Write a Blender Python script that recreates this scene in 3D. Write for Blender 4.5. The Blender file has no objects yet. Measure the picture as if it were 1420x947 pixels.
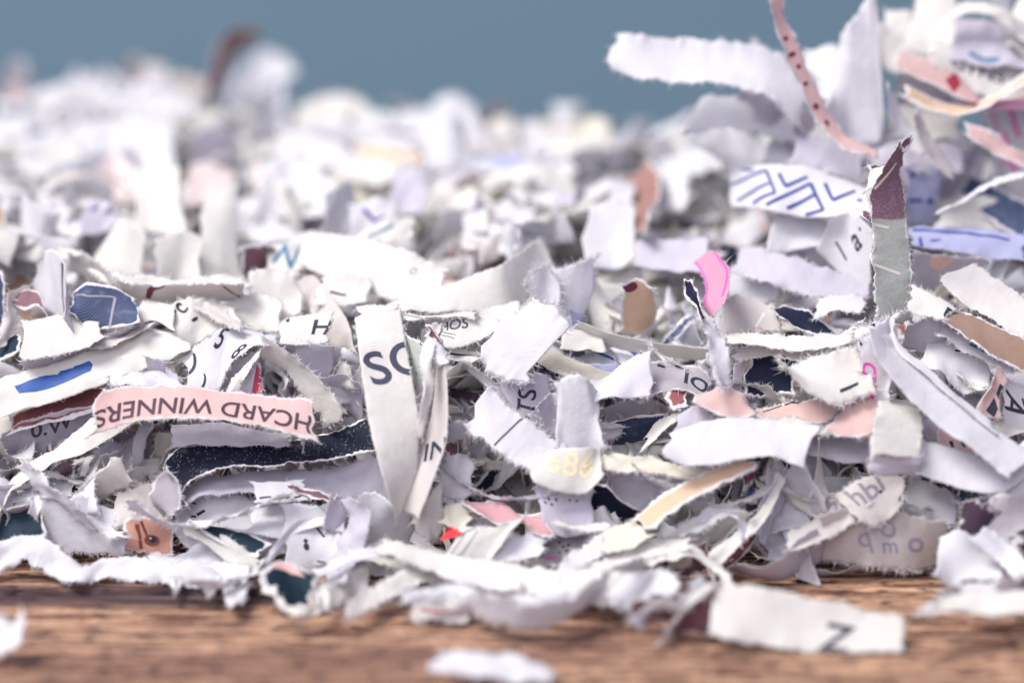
import bpy, bmesh, math, random
import numpy as np
from mathutils import Vector, Matrix

# Scene unit: 1 Blender unit = 1 centimetre (macro photograph of shredded paper on a table)
scene = bpy.context.scene
scene.unit_settings.system = 'METRIC'
scene.unit_settings.scale_length = 0.01
COL = scene.collection
R = math.radians
rnd = random.Random(7)
rng = np.random.default_rng(11)

# ---------------------------------------------------------------- camera
PITCH = R(15.0)
FOC = 28.0                       # focus distance in cm
FPX = 1420 * 100.0 / 36.0        # focal length in photo pixels
CAM = np.array([0.0, -27.0, 9.417])
FWD = np.array([0.0, math.cos(PITCH), -math.sin(PITCH)])
UPV = np.array([0.0, math.sin(PITCH), math.cos(PITCH)])
RGT = np.array([1.0, 0.0, 0.0])
cam_data = bpy.data.cameras.new('camera')
cam_data.lens = 100.0
cam_data.sensor_width = 36.0
cam_data.clip_start = 0.5
cam_data.clip_end = 1000.0
cam_data.dof.use_dof = True
cam_data.dof.focus_distance = 28.5

cam = bpy.data.objects.new('camera', cam_data)
cam.location = CAM
cam.rotation_euler = (math.pi / 2 - PITCH, 0, 0)
COL.objects.link(cam)
scene.camera = cam
# 1 unit = 1 cm while Blender reads lens in mm of a metre scale: aperture radius = lens(mm)*1e-3/(2*fstop) units.
APERTURE_CM = 1.0
cam_data.dof.aperture_fstop = 0.1 / APERTURE_CM

# ---------------------------------------------------------------- world and lamps
world = bpy.data.worlds.new('World')
scene.world = world
world.use_nodes = True
bg = world.node_tree.nodes['Background']
bg.inputs[0].default_value = (0.53, 0.49, 0.83, 1)
bg.inputs[1].default_value = 0.50

def area(name, loc, target, size, power, col):
    l = bpy.data.lights.new(name, 'AREA')
    l.shape = 'RECTANGLE'; l.size = size[0]; l.size_y = size[1]
    l.energy = power; l.color = col
    o = bpy.data.objects.new(name, l)
    o.location = loc
    o.rotation_euler = (Vector(target) - Vector(loc)).to_track_quat('-Z', 'Y').to_euler()
    COL.objects.link(o)
    return o
area('window_light', (-52, -8, 92), (0, 5, 0), (48, 48), 166000, (1.0, 0.975, 0.93))
area('room_light', (-22, -78, 62), (0, 2, 1), (70, 70), 54000, (0.98, 0.97, 1.0))
scene.view_settings.view_transform = 'Standard'
scene.view_settings.look = 'None'
scene.view_settings.exposure = 0.0
scene.view_settings.gamma = 1.0
scene.render.engine = 'CYCLES'
scene.cycles.use_denoising = True
scene.cycles.max_bounces = 7
scene.cycles.diffuse_bounces = 5
scene.cycles.transmission_bounces = 4
scene.cycles.caustics_reflective = False
scene.cycles.caustics_refractive = False

# ---------------------------------------------------------------- pixel <-> world
def at(px, py, D):
    px = np.asarray(px, float); py = np.asarray(py, float); D = np.asarray(D, float)
    return (CAM + D[..., None] * (FWD + RGT * ((px - 710.0) / FPX)[..., None] + UPV * ((473.5 - py) / FPX)[..., None]))

def proj(P):
    q = P - CAM
    d = q @ FWD
    return 710.0 + FPX * (q @ RGT) / d, 473.5 - FPX * (q @ UPV) / d, d

def dtable(py):
    s = -(FWD[2] + UPV[2] * (473.5 - py) / FPX)
    return CAM[2] / s

KY = np.array([-200, 0, 50, 100, 150, 200, 250, 300, 350, 400, 450, 500, 600, 700, 790, 800])
KD = np.array([14, 13, 12.4, 11.5, 10.2, 7.8, 5.5, 3.9, 2.6, 1.7, 1.15, .85, .5, .22, 0.0, 0.0])
KR = np.array([6.2, 5.4, 5.0, 4.6, 4.1, 3.5, 2.9, 2.3, 1.8, 1.4, 1.0, .8, .5, .22, 0.0, 0.0])
def surf(px, py):
    py = np.asarray(py, float); px = np.asarray(px, float)
    w = np.clip((px - 900) / 170.0, 0, 1); w = w * w * (3 - 2 * w)
    d = 28.0 + (1 - w) * np.interp(py, KY, KD) + w * np.interp(py, KY, KR)
    return np.where(py > 790, np.minimum(d, dtable(py) - .05), d)

# ---------------------------------------------------------------- smooth 1D noise
def noise1(x, seed, f=1.0):
    x = np.asarray(x, float) * f + 100.0
    i = np.floor(x).astype(int); t = x - i; t = t * t * (3 - 2 * t)
    def h(k):
        v = np.sin((k * 127.1 + seed * 311.7) % 6283.185) * 43758.5453
        return (v - np.floor(v)) * 2 - 1
    return h(i) * (1 - t) + h(i + 1) * t

def fbm1(x, seed, f, octv=3):
    s = 0; a = 1.0; tot = 0
    for k in range(octv):
        s = s + a * noise1(x, seed + 17 * k, f * 2 ** k); tot += a; a *= .6
    return s / tot

# ---------------------------------------------------------------- materials
INK = {}
def N(nt, t, **kw):
    n = nt.nodes.new(t)
    for k, v in kw.items():
        if k in n.inputs.keys() if isinstance(k, str) else False:
            n.inputs[k].default_value = v
        else:
            setattr(n, k, v)
    return n

def math_node(nt, op, a, b=None, clamp=False):
    n = nt.nodes.new('ShaderNodeMath'); n.operation = op; n.use_clamp = clamp
    for i, v in enumerate((a, b)):
        if v is None: continue
        if isinstance(v, (int, float)): n.inputs[i].default_value = v
        else: nt.links.new(v, n.inputs[i])
    return n.outputs[0]

def mix_col(nt, fac, a, b):
    n = nt.nodes.new('ShaderNodeMix'); n.data_type = 'RGBA'
    for sock, v in ((n.inputs[0], fac), (n.inputs[6], a), (n.inputs[7], b)):
        if isinstance(v, (int, float)): sock.default_value = v
        elif isinstance(v, tuple): sock.default_value = (*v[:3], 1)
        else: nt.links.new(v, sock)
    return n.outputs[2]

def ramp(nt, x, lo, hi):
    n = nt.nodes.new('ShaderNodeMapRange'); n.interpolation_type = 'SMOOTHSTEP'
    n.inputs[1].default_value = lo; n.inputs[2].default_value = hi
    nt.links.new(x, n.inputs[0])
    return n.outputs[0]

def noise_tex(nt, vec, scale, detail=2.0, rough=.5):
    n = nt.nodes.new('ShaderNodeTexNoise'); n.inputs['Scale'].default_value = scale
    n.inputs['Detail'].default_value = detail; n.inputs['Roughness'].default_value = rough
    nt.links.new(vec, n.inputs['Vector'])
    return n.outputs['Fac']

def paper_shader(nt, col, bump_h, trans=.22, rough=.65, spec=.18, bump=.25, dist=.01):
    out = nt.nodes.new('ShaderNodeOutputMaterial')
    p = nt.nodes.new('ShaderNodeBsdfPrincipled')
    p.inputs['Roughness'].default_value = rough
    p.inputs['Specular IOR Level'].default_value = spec
    tr = nt.nodes.new('ShaderNodeBsdfTranslucent')
    mx = nt.nodes.new('ShaderNodeMixShader'); mx.inputs[0].default_value = trans
    if isinstance(col, tuple):
        p.inputs['Base Color'].default_value = (*col, 1); tr.inputs['Color'].default_value = (*col, 1)
    else:
        nt.links.new(col, p.inputs['Base Color']); nt.links.new(col, tr.inputs['Color'])
    if bump_h is not None:
        b = nt.nodes.new('ShaderNodeBump'); b.inputs['Strength'].default_value = bump; b.inputs['Distance'].default_value = dist
        nt.links.new(bump_h, b.inputs['Height']); nt.links.new(b.outputs[0], p.inputs['Normal'])
    nt.links.new(p.outputs[0], mx.inputs[1]); nt.links.new(tr.outputs[0], mx.inputs[2])
    nt.links.new(mx.outputs[0], out.inputs['Surface'])
    return p

def new_mat(name):
    m = bpy.data.materials.new(name); m.use_nodes = True
    m.node_tree.nodes.clear()
    return m

WHITE = (.80, .80, .845)
def make_paper(name, col, pattern='plain', rim=False, rimw=.03, col2=None, trans=.32, var=.04, rough=.65, spec=.18):
    m = new_mat(name); nt = m.node_tree
    uv = nt.nodes.new('ShaderNodeUVMap'); uv.uv_map = 'uv'
    geo = nt.nodes.new('ShaderNodeNewGeometry')
    oi = nt.nodes.new('ShaderNodeObjectInfo')
    addv = nt.nodes.new('ShaderNodeVectorMath'); addv.operation = 'ADD'
    comb = nt.nodes.new('ShaderNodeCombineXYZ')
    nt.links.new(math_node(nt, 'MULTIPLY', oi.outputs['Random'], 37.0), comb.inputs[0])
    nt.links.new(uv.outputs[0], addv.inputs[0]); nt.links.new(comb.outputs[0], addv.inputs[1])
    V = addv.outputs[0]
    big = noise_tex(nt, V, 2.2, 3)
    fine = noise_tex(nt, V, 38.0, 4, .65)
    mid = noise_tex(nt, V, 9.0, 4, .6)
    dark = tuple(c * (1 - var * 2) for c in col)
    base = mix_col(nt, ramp(nt, big, .35, .7), col, dark)
    base = mix_col(nt, math_node(nt, 'MULTIPLY', ramp(nt, fine, .5, .8), .25), base, tuple(min(1, c * .80) for c in col))
    sep = nt.nodes.new('ShaderNodeSeparateXYZ'); nt.links.new(uv.outputs[0], sep.inputs[0])
    U, W_ = sep.outputs[0], sep.outputs[1]
    c2 = col2 or (.8, .79, .8)
    if pattern == 'speckle':
        for sc_, th_, gt in ((26.0, .13, .45), (48.0, .16, .42)):
            vor = nt.nodes.new('ShaderNodeTexVoronoi'); vor.inputs['Scale'].default_value = sc_
            nt.links.new(V, vor.inputs['Vector'])
            hit = ramp(nt, math_node(nt, 'SUBTRACT', 1.0, vor.outputs['Distance']), 1 - th_, 1 - th_ * .6)
            base = mix_col(nt, math_node(nt, 'MULTIPLY', hit, ramp(nt, noise_tex(nt, V, 5.0, 2), gt, gt + .06)), base, (.75, .75, .78))
        sc = noise_tex(nt, V, 4.0, 2)
        base = mix_col(nt, math_node(nt, 'MULTIPLY', ramp(nt, sc, .62, .8), .35), base, (.42, .44, .45))
    elif pattern in ('halftone', 'rib', 'denim', 'screen'):
        sc, ang = {'halftone': (330, .6), 'rib': (150, 1.0), 'denim': (260, .8), 'screen': (300, .35)}[pattern]
        ca, sa = math.cos(ang), math.sin(ang)
        def wave(a, b, s):
            d = math_node(nt, 'ADD', math_node(nt, 'MULTIPLY', U, a * s), math_node(nt, 'MULTIPLY', W_, b * s))
            return math_node(nt, 'ADD', math_node(nt, 'MULTIPLY', math_node(nt, 'SINE', d), .5), .5)
        w1 = wave(ca, sa, sc)
        if pattern == 'rib': pat = ramp(nt, w1, .35, .75)
        else: pat = math_node(nt, 'MULTIPLY', ramp(nt, w1, .3, .8), ramp(nt, wave(-sa, ca, sc), .3, .8))
        amt = {'halftone': .55, 'rib': .75, 'denim': .55, 'screen': .5}[pattern]
        base = mix_col(nt, math_node(nt, 'MULTIPLY', pat, amt), base, c2)
        if pattern == 'denim':
            base = mix_col(nt, math_node(nt, 'MULTIPLY', ramp(nt, mid, .5, .72), .5), base, (.16, .24, .32))
    elif pattern == 'tworoll':       # colour changes along the strip, cream printed lines between
        base = mix_col(nt, ramp(nt, math_node(nt, 'ADD', U, math_node(nt, 'MULTIPLY', big, .1)), 1.06, 1.09), base, c2)
        base = mix_col(nt, math_node(nt, 'MULTIPLY', ramp(nt, mid, .5, .66), .22), base, (.55, .36, .42))
        base = mix_col(nt, math_node(nt, 'MULTIPLY', ramp(nt, fine, .45, .7), .5), base, (.42, .40, .38))
    elif pattern == 'blotch':
        base = mix_col(nt, ramp(nt, math_node(nt, 'ADD', big, math_node(nt, 'MULTIPLY', mid, .35)), .62, .70), base, c2)
    elif pattern == 'marks':          # short ink dashes left over from cut lines of print
        vor = nt.nodes.new('ShaderNodeTexVoronoi'); vor.inputs['Scale'].default_value = 7.0
        nt.links.new(V, vor.inputs['Vector'])
        near = ramp(nt, math_node(nt, 'SUBTRACT', 1.0, vor.outputs['Distance']), .80, .84)
        gate = ramp(nt, noise_tex(nt, V, 2.4, 1), .52, .56)
        base = mix_col(nt, math_node(nt, 'MULTIPLY', near, gate), base, (.045, .05, .085))
    elif pattern == 'wood':
        base = mix_col(nt, ramp(nt, mid, .4, .7), base, c2)
    if rim:
        at_ = nt.nodes.new('ShaderNodeAttribute'); at_.attribute_name = 'edge'
        e = math_node(nt, 'ADD', at_.outputs['Fac'], math_node(nt, 'MULTIPLY', math_node(nt, 'SUBTRACT', mid, .5), .09))
        base = mix_col(nt, ramp(nt, e, rimw * .55, rimw), (.78, .76, .77), base)
    wr = noise_tex(nt, V, 3.2, 4, .55)
    h = math_node(nt, 'ADD', math_node(nt, 'MULTIPLY', fine, .35), math_node(nt, 'MULTIPLY', mid, .5))
    h = math_node(nt, 'ADD', h, math_node(nt, 'MULTIPLY', wr, 1.6))
    paper_shader(nt, base, h, trans=trans, rough=rough, spec=spec, bump=.55, dist=.022)
    return m

M = {}
M['w'] = make_paper('white_paper', (.81, .805, .835))
M['wm'] = make_paper('white_printed_paper', (.79, .79, .835), 'marks')
M['c'] = make_paper('cream_paper', (.83, .815, .77))
M['cm'] = make_paper('cream_printed_paper', (.81, .79, .745), 'marks')
M['g'] = make_paper('grey_board', (.66, .63, .60), trans=.05)
M['l'] = make_paper('lavender_and_shade_paper', (.66, .63, .71))  # lavender shreds, and pale paper with its shade put into the colour
M['d'] = make_paper('screened_grey_paper', (.50, .46, .50), 'screen', rim=True, col2=(.62, .58, .62))
M['k'] = make_paper('navy_speckled_print', (.009, .013, .030), 'speckle', rim=True, rimw=.022, trans=.02, rough=.6, spec=.15)
M['n'] = make_paper('navy_print', (.015, .019, .042), rim=True, rimw=.03, trans=.02, rough=.6, spec=.15)
M['t'] = make_paper('dark_teal_print', (.016, .035, .055), rim=True, rimw=.045, trans=.02, rough=.6, spec=.15)
M['j'] = make_paper('denim_blue_print', (.030, .05, .11), 'denim', rim=True, rimw=.03, col2=(.30, .30, .44), trans=.03)
M['p'] = make_paper('pale_pink_paper', (.80, .56, .53), 'halftone', rim=True, rimw=.03, col2=(.86, .70, .66))
M['pr'] = make_paper('ribbed_rose_print', (.50, .26, .29), 'rib', rim=True, rimw=.03, col2=(.72, .45, .46), trans=.1)
M['mg'] = make_paper('magenta_edged_print', (.72, .36, .52), 'halftone', rim=False, col2=(.80, .52, .64))
M['m'] = make_paper('mauve_print', (.22, .115, .14), rim=True, rimw=.03, trans=.05)
M['mm'] = make_paper('reddish_brown_print', (.30, .10, .095), 'blotch', rim=True, rimw=.05, col2=(.20, .07, .08), trans=.05)
M['b'] = make_paper('brown_kraft_print', (.30, .20, .155), 'halftone', rim=True, rimw=.02, col2=(.36, .25, .20), trans=.05)
M['o'] = make_paper('peach_print', (.72, .52, .36), rim=True, rimw=.04, trans=.12)
M['r'] = make_paper('red_print', (.72, .05, .06), rim=False, trans=.1)
M['q'] = make_paper('blotched_purple_print', (.80, .78, .80), 'blotch', col2=(.075, .045, .075))
M['x'] = make_paper('grey_green_print', (.50, .55, .49), 'tworoll', rim=True, rimw=.02, col2=(.235, .135, .18), trans=.05)
M['be'] = make_paper('beige_paper', (.71, .665, .64))
M['bl'] = make_paper('pale_blue_print', (.50, .52, .74))
M['y'] = make_paper('ivory_paper', (.84, .80, .68))
M['pw'] = make_paper('faint_pink_paper', (.84, .73, .72))
M['rb'] = make_paper('rosy_brown_print', (.36, .20, .17), rim=True, rimw=.03, trans=.1)
M['ey'] = make_paper('orange_photo_print', (.70, .38, .28), 'plain', rim=True, rimw=.03, var=.2, trans=.08)

def fibre_mat():
    m = new_mat('torn_paper_fibre'); nt = m.node_tree
    tc = nt.nodes.new('ShaderNodeTexCoord')
    n = noise_tex(nt, tc.outputs['Object'], 6.0, 2)
    col = mix_col(nt, n, (.84, .83, .85), (.72, .69, .69))
    h = noise_tex(nt, tc.outputs['Object'], 45.0, 3)
    paper_shader(nt, col, h, trans=.35, rough=.9, spec=.05, bump=.6, dist=.02)
    return m
FIB = fibre_mat()

def ink(key):
    cols = {'k': (.025, .028, .05), 'gy': (.06, .06, .10), 'b': (.02, .07, .30), 'lb': (.035, .09, .30), 'bb': (.008, .03, .22),
            'm': (.75, .06, .36), 'y': (.80, .66, .42), 'f': (.22, .20, .25), 'r': (.16, .03, .06), 'v': (.05, .02, .22), 'dr': (.35, .03, .06),
            'cr': (.80, .78, .66), 'pu': (.06, .03, .05), 'br': (.20, .06, .04), 'pk': (.78, .50, .44), 'w': (.75, .75, .8), 'mg': (.78, .10, .42),
            'ff': (.30, .28, .34), 'tl': (.05, .16, .28)}
    if key in INK: return INK[key]
    m = new_mat('ink_' + key); nt = m.node_tree
    tc = nt.nodes.new('ShaderNodeTexCoord')
    n = noise_tex(nt, tc.outputs['Object'], 55.0, 3, .7)
    c = cols[key]
    light = tuple(min(1, x * 1.5 + .008) for x in c)
    col = mix_col(nt, ramp(nt, n, .56, .72), c, light)
    paper_shader(nt, col, n, trans=.0, rough=.55, spec=.25, bump=.2)
    INK[key] = m
    return m

# ---------------------------------------------------------------- ribbon builder
def new_obj(name, verts, faces, mats, mi=None, parent=None, uv=None, edge=None, smooth=True):
    me = bpy.data.meshes.new(name)
    me.from_pydata([tuple(v) for v in verts], [], faces)
    for m in mats: me.materials.append(m)
    if mi is not None: me.polygons.foreach_set('material_index', np.asarray(mi, np.int32))
    if smooth: me.polygons.foreach_set('use_smooth', np.ones(len(me.polygons), bool))
    if uv is not None:
        L = me.uv_layers.new(name='uv')
        idx = np.zeros(len(me.loops), np.int32); me.loops.foreach_get('vertex_index', idx)
        L.data.foreach_set('uv', np.asarray(uv, np.float32)[idx].ravel())
    if edge is not None:
        a = me.attributes.new('edge', 'FLOAT', 'POINT')
        a.data.foreach_set('value', np.asarray(edge, np.float32))
    me.update()
    o = bpy.data.objects.new(name, me)
    COL.objects.link(o)
    if parent is not None: o.parent = parent
    return o

TCOLS = {9: np.array([0, .045, .12, .28, .5, .72, .88, .955, 1.0]), 5: np.array([0, .08, .5, .92, 1.0]), 3: np.array([0, .5, 1.0])}

def ribbon_arrays(A, B, seed, th=.012, rag=1.0, crumple=1.0, bow=0.0, ncol=9, fz=1.0, endrag=1.0, front_ref=None):
    """A, B: the two long edges (n,3). Returns verts, faces, material indices, uv, edge distance, and the surface grid."""
    n = len(A)
    kind_ = (seed * 7.31) % 1.0          # some tears are clean, some ragged, some long-fibred
    rag = rag * (.35 if kind_ < .28 else .8 if kind_ < .6 else 1.25); fz = fz * (.25 if kind_ < .28 else .8 if kind_ < .6 else 1.35)
    ctr = (A + B) / 2
    T = np.gradient(ctr, axis=0); ln = np.linalg.norm(T, axis=1, keepdims=True); T = T / np.maximum(ln, 1e-6)
    Wv = B - A; W = np.linalg.norm(Wv, axis=1)
    Vd = Wv / np.maximum(W[:, None], 1e-6)
    Nn = np.cross(T, Vd); Nn /= np.maximum(np.linalg.norm(Nn, axis=1, keepdims=True), 1e-6)
    u = np.concatenate([[0], np.cumsum(np.linalg.norm(np.diff(ctr, axis=0), axis=1))])
    L = u[-1]
    t = TCOLS[ncol]
    tt = t[None, :]
    P = A[:, None, :] + Wv[:, None, :] * tt[..., None]
    # crumple: low-frequency folds across the sheet
    c1 = fbm1(u, seed, 1.3, 3)[:, None]; c2 = fbm1(u, seed + 5, 2.1, 3)[:, None]; c3 = fbm1(u, seed + 9, 4.5, 2)[:, None]
    disp = crumple * (.060 * c1 + .085 * c2 * (tt - .5) * 2 + .034 * c3 * np.cos(tt * 7 + seed)) + bow * W[:, None] * (tt - .5) ** 2 * 4 * .25
    P = P + Nn[:, None, :] * disp[..., None]
    # ragged torn edges in the plane of the sheet
    eA = rag * (.036 * fbm1(u, seed + 21, 6, 4) + .014 * noise1(u, seed + 3, 40))
    eB = rag * (.036 * fbm1(u, seed + 31, 6, 4) + .014 * noise1(u, seed + 4, 40))
    wA = np.clip(1 - tt / .2, 0, 1); wB = np.clip(1 - (1 - tt) / .2, 0, 1)
    P = P + Vd[:, None, :] * (eA[:, None] * wA + eB[:, None] * wB)[..., None]
    # frayed lift of the outermost fibres
    P = P + Nn[:, None, :] * (rag * .022 * (fbm1(u, seed + 41, 12, 2)[:, None] * wA ** 2 + fbm1(u, seed + 43, 12, 2)[:, None] * wB ** 2))[..., None]
    # ragged ends
    r0 = endrag * (.09 * fbm1(t * 1.0, seed + 51, 5, 3)); r1 = endrag * (.09 * fbm1(t * 1.0, seed + 61, 5, 3))
    k = max(2, min(n // 3, 6)); fall = np.clip(1 - np.arange(n) / k, 0, 1)
    P = P + T[:, None, :] * (fall[:, None] * r0[None, :] + fall[::-1][:, None] * r1[None, :])[..., None]
    # thickness, thinning to the torn rim
    thk = th * (.35 + .65 * np.minimum(1, np.minimum(tt, 1 - tt) / .12)) * np.ones((n, 1))
    F = P + Nn[:, None, :] * (thk / 2)[..., None]
    Bk = P - Nn[:, None, :] * (thk / 2)[..., None]
    nc = len(t)
    verts = np.concatenate([F.reshape(-1, 3), Bk.reshape(-1, 3)])
    i, j = np.meshgrid(np.arange(n - 1), np.arange(nc - 1), indexing='ij')
    a = (i * nc + j).ravel(); b = a + 1; c = a + nc + 1; d = a + nc
    o = n * nc
    f1 = np.stack([a, d, c, b], 1); f2 = np.stack([a, b, c, d], 1) + o
    ii = np.arange(n - 1)
    eL = np.stack([ii * nc, ii * nc + o, (ii + 1) * nc + o, (ii + 1) * nc], 1)
    eR = np.stack([ii * nc + nc - 1, (ii + 1) * nc + nc - 1, (ii + 1) * nc + nc - 1 + o, ii * nc + nc - 1 + o], 1)
    jj = np.arange(nc - 1)
    e0 = np.stack([jj, jj + 1, jj + 1 + o, jj + o], 1)
    b0 = (n - 1) * nc
    e1 = np.stack([b0 + jj, b0 + jj + o, b0 + jj + 1 + o, b0 + jj + 1], 1)
    faces = np.concatenate([f1, f2, eL, eR, e0, e1])
    mi = np.concatenate([np.zeros(len(f1)), np.ones(len(f2)), np.full(len(eL) + len(eR) + len(e0) + len(e1), 2)]).astype(int)
    uu = np.repeat(u, nc); vv = (tt * W[:, None]).ravel()
    uv = np.stack([uu, vv], 1); uv = np.concatenate([uv, uv])
    ed = np.minimum(np.minimum(tt, 1 - tt) * W[:, None], np.minimum(u, L - u)[:, None] + .008).ravel(); ed = np.concatenate([ed, ed])
    flist = faces.tolist(); mi = mi.tolist()
    # fibres along the torn edges
    if fz > 0:
        per = 2 * L + 2 * W.mean()
        nf = int(min(1900, per * 160 * fz))
        r = np.random.default_rng(int(seed * 13) % 100000)
        s = r.random(nf) * per
        clump = fbm1(s, seed + 71, 6, 3) + r.normal(0, .25, nf)
        s = s[clump > -.25]; nf = len(s)
        ends = s > 2 * L
        side = (s > L).astype(int)
        ui = np.where(side == 0, s, s - L)
        ri = np.clip(np.interp(np.where(ends, 0, ui), u, np.arange(n)), 0, n - 1.001)
        k2 = r.random(nf)
        endsel = (r.random(nf) > .5)
        ri = np.where(ends, np.where(endsel, 0, n - 1), ri)
        i0 = np.floor(ri).astype(int)
        cidx = np.where(ends, np.clip((k2 * nc).astype(int), 0, nc - 1), np.where(side == 0, 0, nc - 1))
        root = P[i0, cidx].copy()
        i1 = np.minimum(i0 + 1, n - 1)
        root += (P[i1, cidx] - root) * (ri - i0)[:, None]
        out = np.where(ends[:, None], T[i0] * np.where(endsel, -1, 1)[:, None], Vd[i0] * np.where(side == 0, -1, 1)[:, None])
        ln = np.minimum(r.exponential(.016, nf) + .010, .08) * (.7 + .3 * fz)
        dr = out + Nn[i0] * r.normal(0, .75, nf)[:, None] + T[i0] * r.normal(0, .7, nf)[:, None]
        dr /= np.linalg.norm(dr, axis=1, keepdims=True)
        bend = r.normal(0, .5, (nf, 3))
        wd = (r.random(nf) * .0026 + .0018)
        sd = np.cross(dr, FWD[None, :] + r.normal(0, .4, (nf, 3))); sd /= np.maximum(np.linalg.norm(sd, axis=1, keepdims=True), 1e-6)
        p0 = root - out * .004
        p1 = root + dr * (ln * .5)[:, None]
        p2 = p1 + (dr + bend) * (ln * .5)[:, None]
        V = np.stack([p0 - sd * wd[:, None], p0 + sd * wd[:, None], p1 - sd * wd[:, None] * .8, p1 + sd * wd[:, None] * .8, p2], 1).reshape(-1, 3)
        base = len(verts)
        q = base + np.arange(nf) * 5
        fq = np.stack([q, q + 1, q + 3, q + 2], 1).tolist(); ft = np.stack([q + 2, q + 3, q + 4], 1).tolist()
        verts = np.concatenate([verts, V]); flist += fq + ft; mi += [2] * (2 * nf)
        uv = np.concatenate([uv, np.zeros((5 * nf, 2))]); ed = np.concatenate([ed, np.zeros(5 * nf)])
    verts[:, 2] = np.maximum(verts[:, 2], .012)
    return dict(verts=verts, faces=flist, mi=mi, uv=uv, edge=ed, P=P, N=Nn, T=T, Vd=Vd, W=W, u=u, t=t, th=th)

def catmull(P, m):
    P = np.asarray(P, float)
    n = len(P)
    if n == 2:
        k = np.linspace(0, 1, m)[:, None]; return P[0] * (1 - k) + P[1] * k
    E = np.vstack([2 * P[0] - P[1], P, 2 * P[-1] - P[-2]])
    mid = (P[:, :2] + P[:, 2:4]) / 2
    seg = np.sqrt(np.maximum(np.linalg.norm(np.diff(mid, axis=0), axis=1), 4))
    cum = np.concatenate([[0], np.cumsum(seg ** 2)]); cum /= cum[-1]
    x = np.linspace(0, 1, m)
    i = np.clip(np.searchsorted(cum, x, side='right') - 1, 0, n - 2)
    t = ((x - cum[i]) / (cum[i + 1] - cum[i]))[:, None]
    p0, p1, p2, p3 = E[i], E[i + 1], E[i + 2], E[i + 3]
    return .5 * (2 * p1 + (p2 - p0) * t + (2 * p0 - 5 * p1 + 4 * p2 - p3) * t ** 2 + (3 * p1 - p0 - 3 * p2 + p3) * t ** 3) * .75 + .25 * (p1 * (1 - t) + p2 * t)

# ---------------------------------------------------------------- printed marks
def font_mesh(text, bold=.016):
    cu = bpy.data.curves.new('txt', 'FONT'); cu.body = text; cu.size = 1.0; cu.offset = bold
    cu.align_x = 'CENTER'; cu.align_y = 'CENTER'; cu.resolution_u = 5
    o = bpy.data.objects.new('txt', cu); COL.objects.link(o)
    me = o.to_mesh()
    vs = [tuple(v.co) for v in me.vertices]; fs = [tuple(p.vertices) for p in me.polygons]
    o.to_mesh_clear(); bpy.data.objects.remove(o); bpy.data.curves.remove(cu)
    return np.array(vs)[:, :2], fs

def subdiv(vs, fs, maxlen):
    bm = bmesh.new()
    bv = [bm.verts.new((x, y, 0)) for x, y in vs]
    for f in fs:
        try: bm.faces.new([bv[k] for k in f])
        except ValueError: pass
    bmesh.ops.triangulate(bm, faces=bm.faces[:])
    for _ in range(6):
        e = [e for e in bm.edges if e.calc_length() > maxlen]
        if not e: break
        bmesh.ops.subdivide_edges(bm, edges=e, cuts=1, use_grid_fill=False)
        bmesh.ops.triangulate(bm, faces=[f for f in bm.faces if len(f.verts) > 3])
    bm.verts.index_update()
    V = np.array([v.co[:2] for v in bm.verts]); Fc = [[v.index for v in f.verts] for f in bm.faces]
    bm.free()
    return V, Fc

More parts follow.
